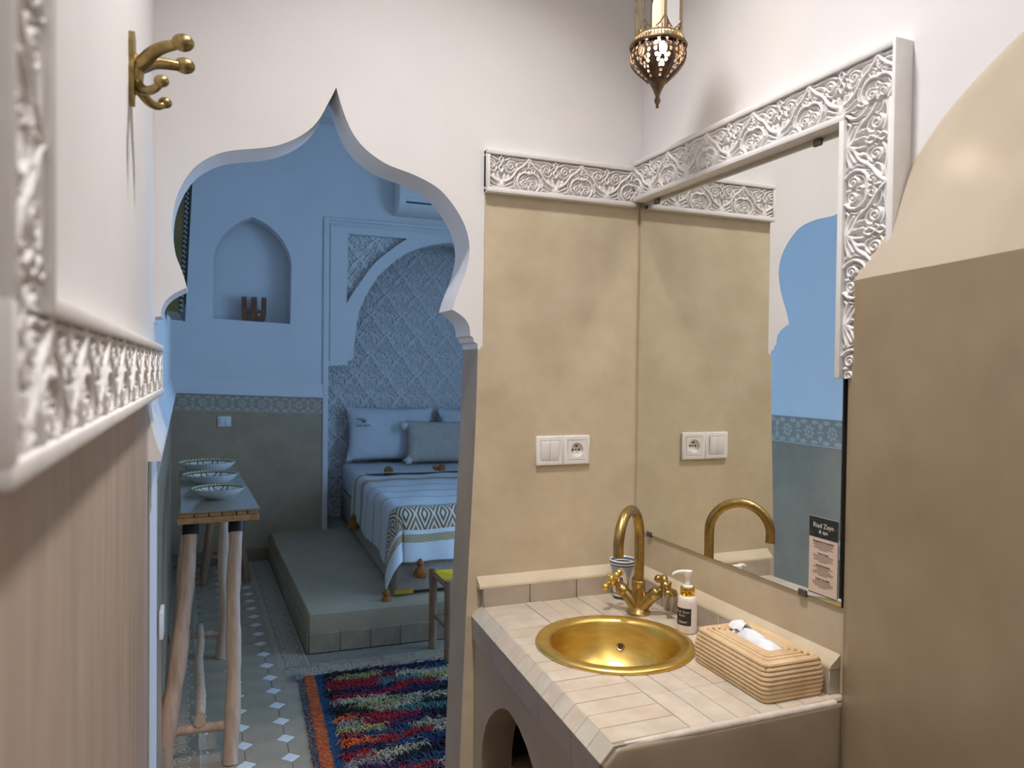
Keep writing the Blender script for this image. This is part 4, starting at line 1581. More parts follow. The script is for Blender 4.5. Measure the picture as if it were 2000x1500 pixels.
for k in (0, 1):
    x0 = -0.0815 + k * 0.0815
    frame_plate(x0, x0 + 0.0812, -0.040, 0.040, 0.0, -0.009).build('frame', PLASTIC, SW, smooth=True, bevel=0.0025, welded=True)
for k in (0, 1):
    x0 = -0.0676 + k * 0.0268
    r_ = MB().box(x0, x0 + 0.0262, -0.0115, -0.002, -0.0265, 0.0265).build('rocker', PLASTIC, SW, bevel=0.0012, smooth=True)
    r_.rotation_euler = (math.radians(4), 0, 0)
mb = MB()
sq = [(0.0137, -0.0263), (0.0677, -0.0263), (0.0677, 0.0263), (0.0137, 0.0263)]
scx = 0.0407
hol = [(scx + 0.0195 * math.cos(2 * PI * k / 32), 0.0195 * math.sin(2 * PI * k / 32)) for k in range(32)]
holed_prism(mb, sq, [hol], lambda a, b, d: (a, d, b), -0.002, -0.0095)
so = mb.build('socket', PLASTIC, SW, smooth=True, angle=30, welded=True)
MB().box(scx - 0.021, scx + 0.021, -0.0015, -0.0005, -0.021, 0.021).build('socket_floor', PLASTIC, so)
for dx, dz, rr_ in ((-0.0095, 0.0, 0.0028), (0.0, 0.0, 0.0022), (0.0095, 0.0, 0.0028)):
    MB().tube([(scx + dx, -0.0014, dz), (scx + dx, -0.0021, dz)], rr_, 14).build('pin_hole', DARKHOLE, so)
MB().tube([(scx, -0.0015, 0.0105), (scx, -0.0085, 0.0105)], 0.0024, 12).build('earth_pin', CHROME, so, smooth=True)

# ------------------------------------------------------------------ brass coat hook
HK = thing('coat_hook', 'antique brass four-prong coat hook on the white left wall', 'hook')
pl = [(1.282, 1.955), (1.300, 1.962), (1.318, 1.955), (1.322, 1.938), (1.316, 1.915), (1.322, 1.900), (1.314, 1.875), (1.306, 1.852), (1.300, 1.846), (1.294, 1.852), (1.286, 1.875), (1.278, 1.900), (1.284, 1.915), (1.278, 1.938)]
mb = MB()
holed_prism(mb, pl, [], lambda a, b, d: (d, a, b), -0.1125, -0.1045)
mb.build('back_plate', DULLBRASS, HK, bevel=0.0015, smooth=True)
for sg in (-1, 1):
    pth = smooth_poly([(-0.107, 1.30, 1.905), (-0.093, 1.30 + sg * .006, 1.914), (-0.080, 1.30 + sg * .020, 1.926), (-0.064, 1.30 + sg * .034, 1.932), (-0.046, 1.30 + sg * .044, 1.935), (-0.036, 1.30 + sg * .047, 1.937)], 2)
    n_ = len(pth)
    mb = MB().tube(pth, [0.0125 - 0.0062 * i / (n_ - 1) for i in range(n_)], 12)
    mb.ball((-0.036, 1.30 + sg * .047, 1.938), 0.0128, sc=(1.3, 1, 1))
    mb.build('prong', DULLBRASS, HK, smooth=True, angle=70)
    pth = smooth_poly([(-0.106, 1.30, 1.888), (-0.096, 1.30 + sg * .010, 1.873), (-0.086, 1.30 + sg * .028, 1.864), (-0.073, 1.30 + sg * .044, 1.865), (-0.065, 1.30 + sg * .050, 1.874)], 2)
    n_ = len(pth)
    mb = MB().tube(pth, [0.0092 - 0.0044 * i / (n_ - 1) for i in range(n_)], 12)
    mb.ball((-0.065, 1.30 + sg * .050, 1.875), 0.0088, sc=(1.25, 1, 1))
    mb.build('small_prong', DULLBRASS, HK, smooth=True, angle=70)
MB().ball((-0.103, 1.30, 1.897), 0.014, sc=(0.8, 0.9, 2.3)).build('stem', DULLBRASS, HK, smooth=True)
for y_, z0_, z1_ in ((1.285, 1.80, 1.86), (1.303, 1.765, 1.85)):
    MB().box(-0.1122, -0.1117, y_, y_ + 0.0011, z0_, z1_).build('drip_mark', mat('drip_stain', (0.42, 0.37, 0.33), 0.8), HK)
settle(HK, (-0.112, 1.30, 1.846))

# ------------------------------------------------------------------ pierced lantern
LX, LY = 0.898, 1.40
LA = thing('hanging_lantern', 'pierced bronze lantern glowing over the counter', 'lantern', (LX, LY, 2.017))
MB().lathe([(0.0001, 0.0), (0.0035, 0.001), (0.0032, 0.008), (0.0065, 0.013), (0.0068, 0.018), (0.0045, 0.023), (0.0055, 0.028), (0.0075, 0.033), (0.0105, 0.041), (0.0165, 0.052), (0.0205, 0.057)], 16).build('finial', LANTM, LA, smooth=True, angle=60)
bul = [(0.0200, 0.0565), (0.030, 0.066), (0.043, 0.078), (0.053, 0.089), (0.0590, 0.100), (0.0598, 0.110), (0.0575, 0.120), (0.0530, 0.130)]
bul = resample(smooth_poly(bul, 2), 44)
NT = 192
mb = MB()
vs = []
for r, z in bul:
    for k in range(NT):
        an = 2 * PI * k / NT
        vs.append((r * math.cos(an), r * math.sin(an), z))
fs = []
PAN = 8
holes = []                     # (position across panel -1..1, height 0..1, size across, size up)
for (a, b) in ((0, .10), (0, .22)):
    holes.append((a, b, .26, .035))
for (a, b) in ((-.22, .34), (.22, .34), (0, .42), (-.42, .46), (.42, .46), (-.60, .58), (.60, .58), (-.68, .72), (.68, .72), (-.66, .86), (.66, .86), (-.3, .56), (.3, .56), (-.38, .93), (.38, .93)):
    holes.append((a, b, .14, .045))
holes.append((0, .74, .36, .15))
for i in range(len(bul) - 1):
    hz = (i + 0.5) / (len(bul) - 1)
    for k in range(NT):
        an = (k + 0.5) / NT * PAN
        a = (an % 1.0) * 2 - 1
        if any(((a - ha) / sa) ** 2 + ((hz - hb) / sb) ** 2 < 1 for ha, hb, sa, sb in holes):
            continue
        k2 = (k + 1) % NT
        fs.append((i * NT + k, i * NT + k2, (i + 1) * NT + k2, (i + 1) * NT + k))
mb.add(vs, fs)
ob = mb.build('pierced_bulb', LANTM, LA, smooth=True, angle=70)
md = ob.modifiers.new('thickness', 'SOLIDIFY')
md.thickness = 0.0009
for k in range(PAN):
    an = 2 * PI * k / PAN
    MB().tube([((r + 0.0004) * math.cos(an), (r + 0.0004) * math.sin(an), z) for r, z in bul[::4]], 0.0017, 8).build('rib', LANTM, LA, smooth=True)
MB().lathe([(0.0525, 0.128), (0.0605, 0.127), (0.0625, 0.131), (0.0600, 0.135), (0.0540, 0.136)], 48, close=True).build('collar', LANTM, LA, smooth=True, angle=50)
gal = MB()
NG = 48
for k in range(NG):
    an = 2 * PI * (k + 0.5) / NG
    gal.tube([(0.0580 * math.cos(an), 0.0580 * math.sin(an), 0.134), (0.0525 * math.cos(an), 0.0525 * math.sin(an), 0.148)], 0.0014, 5)
gal.lathe([(0.0505, 0.146), (0.0540, 0.146), (0.0540, 0.150), (0.0505, 0.150)], 48, close=True)
gal.build('gallery', LANTBAR, LA, smooth=True, angle=50)
for k in range(6):
    an = 2 * PI * k / 6 + 0.25
    x, y = 0.0485 * math.cos(an), 0.0485 * math.sin(an)
    MB().tube([(x, y, 0.148), (x, y, 0.395)], 0.0030, 8).build('bar', LANTBAR, LA, smooth=True)
    # small arch tracery between bars
    a2 = an + 2 * PI / 6
    x2, y2 = 0.0485 * math.cos(a2), 0.0485 * math.sin(a2)
    for (s0, s1) in ((0.0, 0.42), (1.0, 0.58)):
        P0 = Vector((x + (x2 - x) * s0, y + (y2 - y) * s0, 0.181))
        P1 = Vector((x + (x2 - x) * s1, y + (y2 - y) * s1, 0.158))
        mid = (P0 + P1) / 2 + Vector((0, 0, -0.004))
        MB().tube([P0, mid, P1], 0.0015, 6).build('tracery', LANTM, LA, smooth=True)
    for s0 in (0.14, 0.30, 0.70, 0.86):
        P0 = Vector((x + (x2 - x) * s0, y + (y2 - y) * s0, 0.151))
        hgt = 0.013 if s0 in (0.14, 0.86) else 0.006
        MB().tube([P0, P0 + Vector((0, 0, hgt))], 0.0013, 5).build('tracery', LANTM, LA)
    g0 = Vector((x * .985, y * .985, 0.152)); g1 = Vector((x2 * .985, y2 * .985, 0.152))
    MB().add([g0, g1, g1 + Vector((0, 0, .24)), g0 + Vector((0, 0, .24))], [(0, 1, 2, 3)]).build('pane', PANE, LA)
MB().lathe([(0.058, 0.392), (0.060, 0.398), (0.050, 0.415), (0.036, 0.445), (0.020, 0.470), (0.010, 0.485), (0.0001, 0.49)], 32).build('cap', LANTM, LA, smooth=True, angle=50)
MB().tube([(0, 0, 0.486), (0, 0, ZC1 - 2.017)], 0.0025, 8).build('chain', LANTM, LA)
MB().lathe([(0.0001, 0.092), (0.014, 0.094), (0.022, 0.104), (0.0245, 0.116), (0.0215, 0.128), (0.014, 0.138), (0.0105, 0.148), (0.0001, 0.149)], 24).build('bulb', BULB, LA, smooth=True)
MB().lathe([(0.0001, 0.150), (0.0135, 0.150), (0.0140, 0.153), (0.0140, 0.222), (0.012, 0.230), (0.0001, 0.231)], 24).build('candle_sleeve', mat('warm_candle_sleeve', (0.90, 0.80, 0.64), 0.5), LA, smooth=True, angle=50)
# recessed ceiling lamp, and housings for the added fill lamps
for i, (x, y, _p, _s) in enumerate(LAMPS):
    cl = thing('ceiling_lamp', ('round recessed ceiling lamp above the counter', 'added ceiling fill lamp above the camera', 'added ceiling fill lamp behind the camera')[i], 'ceiling lamp', (x, y, ZC1), group='recessed ceiling lamps')
    MB().lathe([(0.103, 0.0), (0.121, 0.0), (0.119, -0.006), (0.103, -0.008)], 32, close=True).build('trim_ring', PLASTIC, cl, smooth=True, angle=40)
    MB().lathe([(0.0001, -0.002), (0.103, -0.002)], 32).build('lens', LENS, cl)

# ------------------------------------------------------------------ sleeping platform
PF = thing('sleeping_platform', 'raised grey plaster platform under the bed', 'platform')
fr0, fr1 = Vector((0.482, 3.885, 0)), Vector((2.95, 3.80, 0))
mb = MB()
poly = [(fr0.x, fr0.y), (fr1.x, fr1.y), (2.95, 6.43), (0.858, 6.43), (0.858, YB - 0.002), (0.444, YB - 0.002)]
holed_prism(mb, poly, [], lambda a, b, d: (a, b, d), 0.0, 0.200)
mb.build('body', PLATM, PF, smooth=True, bevel=0.008, seg=3, welded=True)
# riser tiles: front and left side
tl = None
L = (fr1 - fr0).length
tdir = (fr1 - fr0).normalized()
nd = Vector((tdir.y, -tdir.x, 0))
lf0, lf1 = Vector((0.444, YB - 0.002, 0)), Vector((0.482, 3.885, 0))


def riser(a, b, n):
    t = (b - a).normalized()
    L = (b - a).length
    w_ = 0.155
    global tl
    for k in range(int(L / w_) + 1):
        l = min(w_, L - k * w_) - 0.0025
        if l < 0.02:
            continue
        M = Matrix(((t.x, n.x, 0, a.x + t.x * (k * w_ + 0.001)), (t.y, n.y, 0, a.y + t.y * (k * w_ + 0.001)), (0, 0, 1, 0), (0, 0, 0, 1)))
        if tl is None or l < w_ - 0.004:
            ob_ = box('riser_tile', (0, l, 0.0, 0.012, 0.001, 0.100), SKIRT if False else RISER, PF, bevel=0.002, seg=1)
            if tl is None:
                tl = ob_
        else:
            ob_ = copy_obj(tl, PF)
        ob_.matrix_local = M


RISER = mat('grey_riser_tile', (0.44, 0.36, 0.26), 0.4, col2=(0.36, 0.29, 0.205), scale=12, rnd=[(1, 1, 1), (0.92, 0.91, 0.9)])
riser(fr0, Vector((1.9, fr0.y + (1.9 - fr0.x) * tdir.y / tdir.x, 0)), nd)
riser(lf1, lf0, Vector((-1, -0.019, 0)).normalized())
settle(PF, (1.6, 5.0, 0))

# ------------------------------------------------------------------ bed
BL = (0.955, 4.02, 0.20)
BRZ = math.radians(-1.95)
BD = thing('bed', 'double bed with a low grey upholstered base in the alcove', 'bed', BL, BRZ)
BW, BLN, BH = 1.64, 2.30, 0.47
box('base', (0, BW, 0, BLN, 0.022, 0.235), BEDGREY, BD, bevel=0.015, seg=3)
box('mattress', (0.005, BW - 0.005, 0.005, BLN, 0.236, BH - 0.012), LINEN, BD, bevel=0.045, seg=4)
for x, y in ((0.05, 0.06), (BW - 0.12, 0.06), (0.05, BLN - 0.12), (BW - 0.12, BLN - 0.12)):
    box('foot', (x, x + 0.07, y, y + 0.07, 0.0, 0.024), RUBBER, BD)
mb = MB()
mb.box(-0.004, 0.10, -0.006, -0.001, 0.014, 0.040).box(-0.006, -0.001, -0.006, 0.06, 0.014, 0.040)
mb.build('corner_guard', GOLDTAPE, BD)

# ------------------------------------------------------------------ blanket
BK = thing('striped_blanket', 'white woven blanket with lozenge bands and rust tassels on the bed', 'blanket', BL, BRZ)
OS, OT = 0.30, 0.27
S0, S1, T0, T1 = -OS, BW + 0.25, -OT, 1.46
RB = 0.05


def drop(r, flare):
    if r <= 0:
        return 0.0, 0.0
    q = PI * RB / 2
    if r < q:
        return RB * math.sin(r / RB), RB * (1 - math.cos(r / RB))
    return RB + flare * (r - q), RB + (r - q) * math.sqrt(max(0.0, 1 - flare * flare))


def cloth(s, t):
    top = BH + 0.004
    x0, y0 = RB - 0.012, RB - 0.012         # where the top starts to roll over
    ss, tt, xr = s, t, BW - RB + 0.012
    wr = 0.004 * math.sin(7 * s + 2.3 * t) * math.sin(5 * t + 1.1 * s) + 0.0025 * math.sin(23 * s - 9 * t)
    a, b = max(0.0, x0 - s), max(0.0, y0 - t)
    x, y = max(s, x0), max(t, y0)
    z = top + wr
    if s > xr:
        o_, d_ = drop(s - xr, 0.03)
        return (xr + o_, y, z - d_)
    if a > 0 and b > 0:
        r = math.hypot(a, b)
        ph = math.atan2(b, a)
        fl = 0.05 + 0.16 * math.sin(2 * ph)
        o_, d_ = drop(r, fl)
        return (x0 - o_ * math.cos(ph), y0 - o_ * math.sin(ph), z - d_)
    if a > 0:
        o_, d_ = drop(a, 0.05 + 0.02 * math.sin(8 * t))
        o_ += 0.010 * math.sin(9 * t + 1.0) * min(1, a / 0.2)
        return (x0 - o_, y, z - d_)
    if b > 0:
        o_, d_ = drop(b, 0.05)
        o_ += (0.012 * math.sin(11 * s) + 0.006 * math.sin(26 * s)) * min(1, b / 0.2)
        return (x, y0 - o_, z - d_)
    return (x, y, z)


ns, nt_ = 150, 130
ss = np.concatenate([np.linspace(S0, 0.12, 70), np.linspace(0.12, S1, 81)[1:]])
ts = np.concatenate([np.linspace(T0, 0.12, 60), np.linspace(0.12, T1, 91)[1:]])
vs = [cloth(s, t) for t in ts for s in ss]
nS = len(ss)
fs = [(i * nS + j, i * nS + j + 1, (i + 1) * nS + j + 1, (i + 1) * nS + j) for i in range(len(ts) - 1) for j in range(nS - 1)]
me = bpy.data.meshes.new('cloth')
me.from_pydata(vs, [], fs)
uvl = me.uv_layers.new(name='UVMap')
uvs = np.array([(s, t - T0) for t in ts for s in ss])
idx = np.empty(len(me.loops), int)
me.loops.foreach_get('vertex_index', idx)
uvl.data.foreach_set('uv', uvs[idx].ravel())
me.materials.append(BLANKET)
me.polygons.foreach_set('use_smooth', [True] * len(me.polygons))
cl = bpy.data.objects.new('cloth', me)
COL.objects.link(cl)
cl.parent = BK
md = cl.modifiers.new('thickness', 'SOLIDIFY')
md.thickness = 0.005
md.offset = 1.0
# folded back top edge
rows = []
for k in range(9):
    an = PI * k / 8
    rows.append([(x, T1 - 0.10 + 0.10 * (1 if k == 0 else 0) + 0.02 * math.sin(an) - (0.06 if k == 8 else 0), BH + 0.016 - 0.010 * math.cos(an) + 0.003 * math.sin(9 * x)) for x in np.linspace(0.06, BW - 0.06, 60)])
MB().grid(rows).build('folded_edge', LINEN, BK, smooth=True, angle=80)


def tassel(name_parent, p, hang=True, sc=1.0, d=(0, 0, -1)):
    d = Vector(d).normalized()
    q = (-d).to_track_quat('Z', 'Y').to_matrix().to_4x4()
    M = Matrix.Translation(p) @ q
    mb = MB()
    n = 28
    prof = [(0.006, 0.0), (0.009, -0.008), (0.020, -0.020), (0.023, -0.034), (0.015, -0.044), (0.017, -0.050), (0.030, -0.066), (0.038, -0.088), (0.040, -0.104), (0.031, -0.112), (0.0001, -0.110)]
    vs_, fs_ = [], []
    for i, (r, z) in enumerate(prof):
        for k in range(n):
            rr_ = r * sc * (1.0 + (0.10 if k % 2 else -0.06) * (1 if i > 4 else 0.4))
            an_ = 2 * PI * k / n
            vs_.append(M @ Vector((rr_ * math.cos(an_), rr_ * math.sin(an_), z * sc)))
    for i in range(len(prof) - 1):
        for k in range(n):
            fs_.append((i * n + k, i * n + (k + 1) % n, (i + 1) * n + (k + 1) % n, (i + 1) * n + k))
    mb.add(vs_, fs_)
    # loose strands at the skirt
    for k in range(26):
        an_ = random.uniform(0, 2 * PI)
        r0 = random.uniform(0.012, 0.036) * sc
        a_ = M @ Vector((r0 * math.cos(an_), r0 * math.sin(an_), -0.09 * sc))
        b_ = M @ Vector((r0 * 1.1 * math.cos(an_ + .1), r0 * 1.1 * math.sin(an_ + .1), -random.uniform(0.110, 0.124) * sc))
        mb.tube([a_, b_], 0.0016, 4)
    ob_ = mb.build('tassel', RUST, name_parent, smooth=True, angle=50)
    ob_['label'] = 'rust wool tassel'
    return ob_


def cl_low(s, t):
    return Vector(cloth(s, t))


tassel(BK, cl_low(S0, T0) + Vector((0.0, 0, 0.006)), sc=0.86)
tassel(BK, cl_low(0.13, T0) + Vector((0, -0.012, 0.02)), sc=0.9)
tassel(BK, cl_low(S0, 1.28) + Vector((-0.02, 0, 0.055)), sc=0.95)
tassel(BK, Vector((0.24, 1.44, BH + 0.045)), sc=0.82, d=(-0.25, -0.95, -0.12))
tassel(BK, Vector((0.55, 1.39, BH + 0.045)), sc=0.82, d=(0.9, -0.35, -0.10))


# ------------------------------------------------------------------ pillows
def pillow_mesh(name, w, h, th, material, parent, seed=0):
    r = random.Random(seed)
    ph = [r.uniform(0, 6) for _ in range(4)]
    vs_, fs_ = [], []
    n = 26
    for side in (1, -1):
        for i in range(n + 1):
            for j in range(n + 1):
                a, b = -1 + 2 * i / n, -1 + 2 * j / n
                pin = 1 - 0.07 * (1 - b * b) * abs(a) ** 3
                pin2 = 1 - 0.07 * (1 - a * a) * abs(b) ** 3
                tt = max(0.0, (1 - abs(a) ** 2.6) * (1 - abs(b) ** 2.6)) ** 0.55
                wr = 0.006 * math.sin(6 * a + ph[0]) * math.sin(5 * b + ph[1]) * tt
                vs_.append((a * w / 2 * pin, side * (th / 2 * tt + wr), b * h / 2 * pin2))
        o_ = 0 if side > 0 else (n + 1) ** 2
        for i in range(n):
            for j in range(n):
                q = (o_ + i * (n + 1) + j, o_ + (i + 1) * (n + 1) + j, o_ + (i + 1) * (n + 1) + j + 1, o_ + i * (n + 1) + j + 1)
                fs_.append(q)
    me_ = bpy.data.meshes.new(name)
    me_.from_pydata(vs_, [], fs_)
    bm_ = bmesh.new()
    bm_.from_mesh(me_)
    bmesh.ops.remove_doubles(bm_, verts=bm_.verts, dist=1e-4)
    bm_.to_mesh(me_)
    bm_.free()
    return finish(name, me_, material, parent, smooth=True, angle=80)


PW = thing('bed_pillow', 'white pillow embroidered with a small green mark on the bed', 'pillow', (1.43, 6.235, 0.684))
pm_ = pillow_mesh('cover', 0.74, 0.46, 0.16, LINEN, PW, 1)
pm_.location = (0, 0, 0.215)
pm_.rotation_euler = (math.radians(-14), math.radians(1.5), math.radians(-1))
lg = MB()
for pth in ([(-0.052, 0.018), (-0.03, 0.014), (-0.012, 0.004), (0.0, -0.006)], [(0.0, -0.006), (0.008, 0.010), (0.014, 0.022)], [(-0.004, 0.0), (0.016, 0.0), (0.034, 0.004)], [(0.0, -0.006), (-0.008, -0.022)], [(0.0, -0.004), (0.014, -0.016), (0.024, -0.020)], [(-0.016, 0.020), (0.0, 0.016)]):
    lg.tube([(x, 0, z) for x, z in pth], [0.0045 - 0.0022 * i / (len(pth) - 1) for i in range(len(pth))], 6)
lo = lg.build('embroidered_mark', LOGO, PW)
lo.location = (-0.245, -0.075, 0.332)
lo.rotation_euler = (math.radians(-14), 0, math.radians(6))
lt = text('lettering', 'RIAD ZAYN', 0.022, Matrix.Translation((-0.243, -0.083, 0.292)) @ Matrix.Rotation(math.radians(76), 4, 'X'), LOGO, PW, bold=0.0006)
PW2 = thing('bed_pillow', 'white pillow at the right end of the headboard, mostly hidden by the pillar', 'pillow', (2.21, 6.25, 0.684))
pm_ = pillow_mesh('cover', 0.70, 0.44, 0.16, LINEN, PW2, 2)
pm_.location = (0, 0, 0.205)
pm_.rotation_euler = (math.radians(-14), 0, 0)
CS = thing('tasselled_cushion', 'grey linen cushion with cream tassels in front of the white pillow', 'cushion', (1.80, 6.03, 0.676))
pm_ = pillow_mesh('cover', 0.58, 0.36, 0.14, GREYLINEN, CS, 3)
pm_.location = (0, 0, 0.165)
pm_.rotation_euler = (math.radians(-18), math.radians(1.5), math.radians(-2))
for (x, y, z) in ((-0.300, 0.02, 0.300), (-0.285, -0.075, 0.022)):
    mb = MB().ball((x, y, z), 0.030, sc=(1, 1, 1))
    for k in range(24):
        d = Vector((random.gauss(0, 1), random.gauss(0, 1), random.gauss(0, 1))).normalized()
        if z < 0.1 and d.z < 0:
            d.z *= -0.3
        mb.tube([Vector((x, y, z)) + d * 0.02, Vector((x, y, z)) + d * random.uniform(0.036, 0.046)], [0.004, 0.002], 5)
    mb.build('pompom', CREAMYARN, CS, smooth=True, angle=60)

# ------------------------------------------------------------------ carved sculpture in the niche
SU = thing('wooden_mask', 'brown wooden fork-topped mask with two round eyes in the niche', 'sculpture', (0.325, 5.99, 1.7725))
w2, hh = 0.086, 0.196
op = [(-0.062, 0.0), (0.062, 0.0), (0.078, 0.025), (0.086, 0.06), (0.087, hh), (0.053, hh)] + [(0.053, 0.125)] + [(0.0365 + 0.0165 * math.cos(t), 0.118 + 0.0165 * math.sin(-t)) for t in [PI * k / 8 for k in range(9)]] + \
     [(0.018, hh), (-0.018, hh)] + [(-0.0365 + 0.0165 * math.cos(t), 0.118 + 0.0165 * math.sin(-t)) for t in [PI * k / 8 for k in range(9)]] + [(-0.053, 0.125), (-0.053, hh), (-0.087, hh), (-0.086, 0.06), (-0.078, 0.025)]
ey = [[(sx * 0.0345 + 0.0135 * math.cos(2 * PI * k / 20), 0.068 + 0.0135 * math.sin(2 * PI * k / 20)) for k in range(20)] for sx in (-1, 1)]
mb = MB()
holed_prism(mb, op, ey, lambda a, b, d: (a, d, b), -0.03, 0.03)
mb.build('body', SCULPT, SU, smooth=True, angle=35, welded=True)
for sx in (-1, 1):
    MB().lathe([(0.0125, -0.001), (0.0185, -0.001), (0.0175, 0.004), (0.0130, 0.005)], 24, close=True, M=Matrix.Translation((sx * 0.0345, -0.030, 0.068)) @ Matrix.Rotation(PI / 2, 4, 'X')).build('eye_ring', SCULPT, SU, smooth=True)

# ------------------------------------------------------------------ air conditioner
AC = thing('air_conditioner', 'white wall air conditioner above the bed alcove', 'air conditioner', (1.80, YB, 2.652))
sec = [(0.0, 0.0), (-0.10, 0.0), (-0.185, 0.035), (-0.215, 0.075), (-0.220, 0.14), (-0.215, 0.265), (-0.195, 0.285), (0.0, 0.29)]
mb = MB()
W_ = 0.44
mb.add([(-W_, y, z) for y, z in sec] + [(W_, y, z) for y, z in sec], [(i, (i + 1) % 8, 8 + (i + 1) % 8, 8 + i) for i in range(8)] + [tuple(range(8)), tuple(range(8, 16))])
mb.build('casing', PLASTIC, AC, bevel=0.006, smooth=True)
box('louvre', (-W_ + 0.05, W_ - 0.05, -0.224, -0.20, 0.078, 0.118), PLASTIC, AC, bevel=0.003)
box('outlet_gap', (-W_ + 0.05, W_ - 0.05, -0.2205, -0.19, 0.068, 0.0765), DARKHOLE, AC)

# wall switch of the bedroom
S2 = thing('wall_switch', 'small white double switch on the far grey dado', 'switch', (0.118, YB - 0.006, 1.006))
box('frame', (-0.046, 0.046, -0.010, 0.0, 0, 0.076), PLASTIC, S2, bevel=0.003)
for k in (0, 1):
    box('rocker', (-0.031 + k * 0.0315, -0.0005 + k * 0.0315, -0.014, -0.009, 0.012, 0.064), PLASTIC, S2, bevel=0.0015)
yq = 2.33
S3 = thing('wall_socket', 'white socket low on the left bedroom wall beside the console table', 'socket', (xl(yq) + 0.006, yq, 0.685))
box('plate', (0, 0.011, -0.04, 0.04, 0, 0.078), PLASTIC, S3, bevel=0.003)
MB().tube([(0.0105, 0, 0.039), (0.0115, 0, 0.039)], 0.019, 20).build('recess', mat('socket_grey', (0.5, 0.5, 0.5), 0.5), S3)

# tall mirror in a studded frame on the left bedroom wall
TM = thing('studded_mirror', 'tall wall mirror with olive sides and a studded metal edge', 'mirror', (xl(3.5), 3.5, 1.66))
tilt = Matrix.Rotation(math.radians(2.6), 4, 'Y')
mb = MB().box(0.012, 0.060, -0.30, -0.27, 0, 0.85).box(0.012, 0.060, 0.27, 0.30, 0, 0.85).box(0.012, 0.060, -0.27, 0.27, 0, 0.03).box(0.012, 0.060, -0.27, 0.27, 0.82, 0.85)
fo = mb.build('frame', OLIVE, TM)
fo.matrix_local = tilt
gl = box('glass', (0.040, 0.044, -0.27, 0.27, 0.03, 0.82), MIRROR, TM)
gl.matrix_local = tilt
rim = MB().box(0.0605, 0.068, -0.302, -0.24, -0.002, 0.852).box(0.0605, 0.068, 0.24, 0.302, -0.002, 0.852).box(0.0605, 0.068, -0.24, 0.24, -0.002, 0.06).box(0.0605, 0.068, -0.24, 0.24, 0.79, 0.852).build('rim', DARKFRAME, TM)
rim.matrix_local = tilt
sd = MB()
for k in range(44):
    z_ = 0.008 + k * 0.0192
    sd.ball((0.0645, -0.303, z_), 0.0042, n=6)
    sd.ball((0.069, -0.27, z_), 0.005, n=6)
sd = sd.build('studs', STUD, TM, smooth=True)
sd['kind'] = 'stuff'
sd.matrix_local = tilt

# ------------------------------------------------------------------ console table
CO = thing('console_table', 'narrow console table on peeled branch legs with a glass top', 'table')
f0, f1 = Vector((-0.094, 2.965, 0)), Vector((0.183, 2.975, 0))
bk0, bk1 = Vector((-0.130, 4.20, 0)), Vector((0.140, 4.21, 0))


def tt(s, t, z):
    p = (f0 * (1 - s) + f1 * s) * (1 - t) + (bk0 * (1 - s) + bk1 * s) * t
    return (p.x, p.y, z)


def hexa(s0, s1, t0, t1, z0, z1):
    return MB().add([tt(s0, t0, z0), tt(s1, t0, z0), tt(s1, t1, z0), tt(s0, t1, z0), tt(s0, t0, z1), tt(s1, t0, z1), tt(s1, t1, z1), tt(s0, t1, z1)],
                    [(0, 3, 2, 1), (4, 5, 6, 7), (0, 1, 5, 4), (1, 2, 6, 5), (2, 3, 7, 6), (3, 0, 4, 7)])


sp = [0.0, 0.19, 0.37, 0.54, 0.72, 0.86, 1.0]
for a, b in zip(sp[:-1], sp[1:]):
    hexa(a - 0.012 + 0.012, b - 0.012, 0.004, 0.996, 0.895, 0.9105).build('slat', BOARD, CO, bevel=0.0015, seg=1)
hexa(-0.02, 1.0, 0.0, 0.045, 0.872, 0.8945).build('crossbar', BOARD, CO, bevel=0.002, seg=1)
hexa(-0.0, 1.0, 0.955, 1.0, 0.872, 0.8945).build('crossbar', BOARD, CO, bevel=0.002, seg=1)
hexa(0.02, 1.01, -0.004, 1.0, 0.911, 0.918).build('glass_top', GLASSTOP, CO, bevel=0.001, seg=1)


def branch(path, r, name, material, parent, wob=0.06, n=14):
    pth = resample(smooth_poly([tuple(p) for p in path], 2), 26)
    ph = random.uniform(0, 6)
    if not isinstance(r, (list, tuple)):
        r = [r, r]
    rad = [(r[0] + (r[1] - r[0]) * i / 25) * (1 + wob * math.sin(i * 0.9 + ph) + wob * 0.6 * math.sin(i * 2.3 + 2 * ph)) for i in range(26)]
    return MB().tube([tuple(p) for p in pth], rad, n).build(name, material, parent, smooth=True, angle=60)


legs = [
    ([(-0.056, 3.06, 0.872), (-0.056, 3.038, 0.809), (-0.065, 3.017, 0.667), (-0.080, 2.995, 0.527), (-0.094, 2.973, 0.361), (-0.122, 2.952, 0.199), (-0.146, 2.93, 0.0)], (0.0245, 0.034)),
    ([(0.106, 3.06, 0.872), (0.104, 3.033, 0.798), (0.093, 3.007, 0.624), (0.095, 2.98, 0.452), (0.096, 2.953, 0.282), (0.091, 2.927, 0.147), (0.082, 2.90, 0.0)], (0.0235, 0.028)),
    ([(0.082, 4.03, 0.872), (0.082, 4.02, 0.688), (0.080, 4.012, 0.566), (0.073, 4.004, 0.466), (0.085, 3.996, 0.261), (0.081, 3.988, 0.11), (0.065, 3.98, 0.0)], (0.022, 0.026)),
    ([(-0.075, 4.06, 0.872), (-0.095, 4.05, 0.694), (-0.108, 4.033, 0.475), (-0.120, 4.017, 0.228), (-0.128, 4.0, 0.0)], (0.023, 0.026)),
]
for pth, r in legs:
    branch(pth, r, 'leg', WOOD, CO)
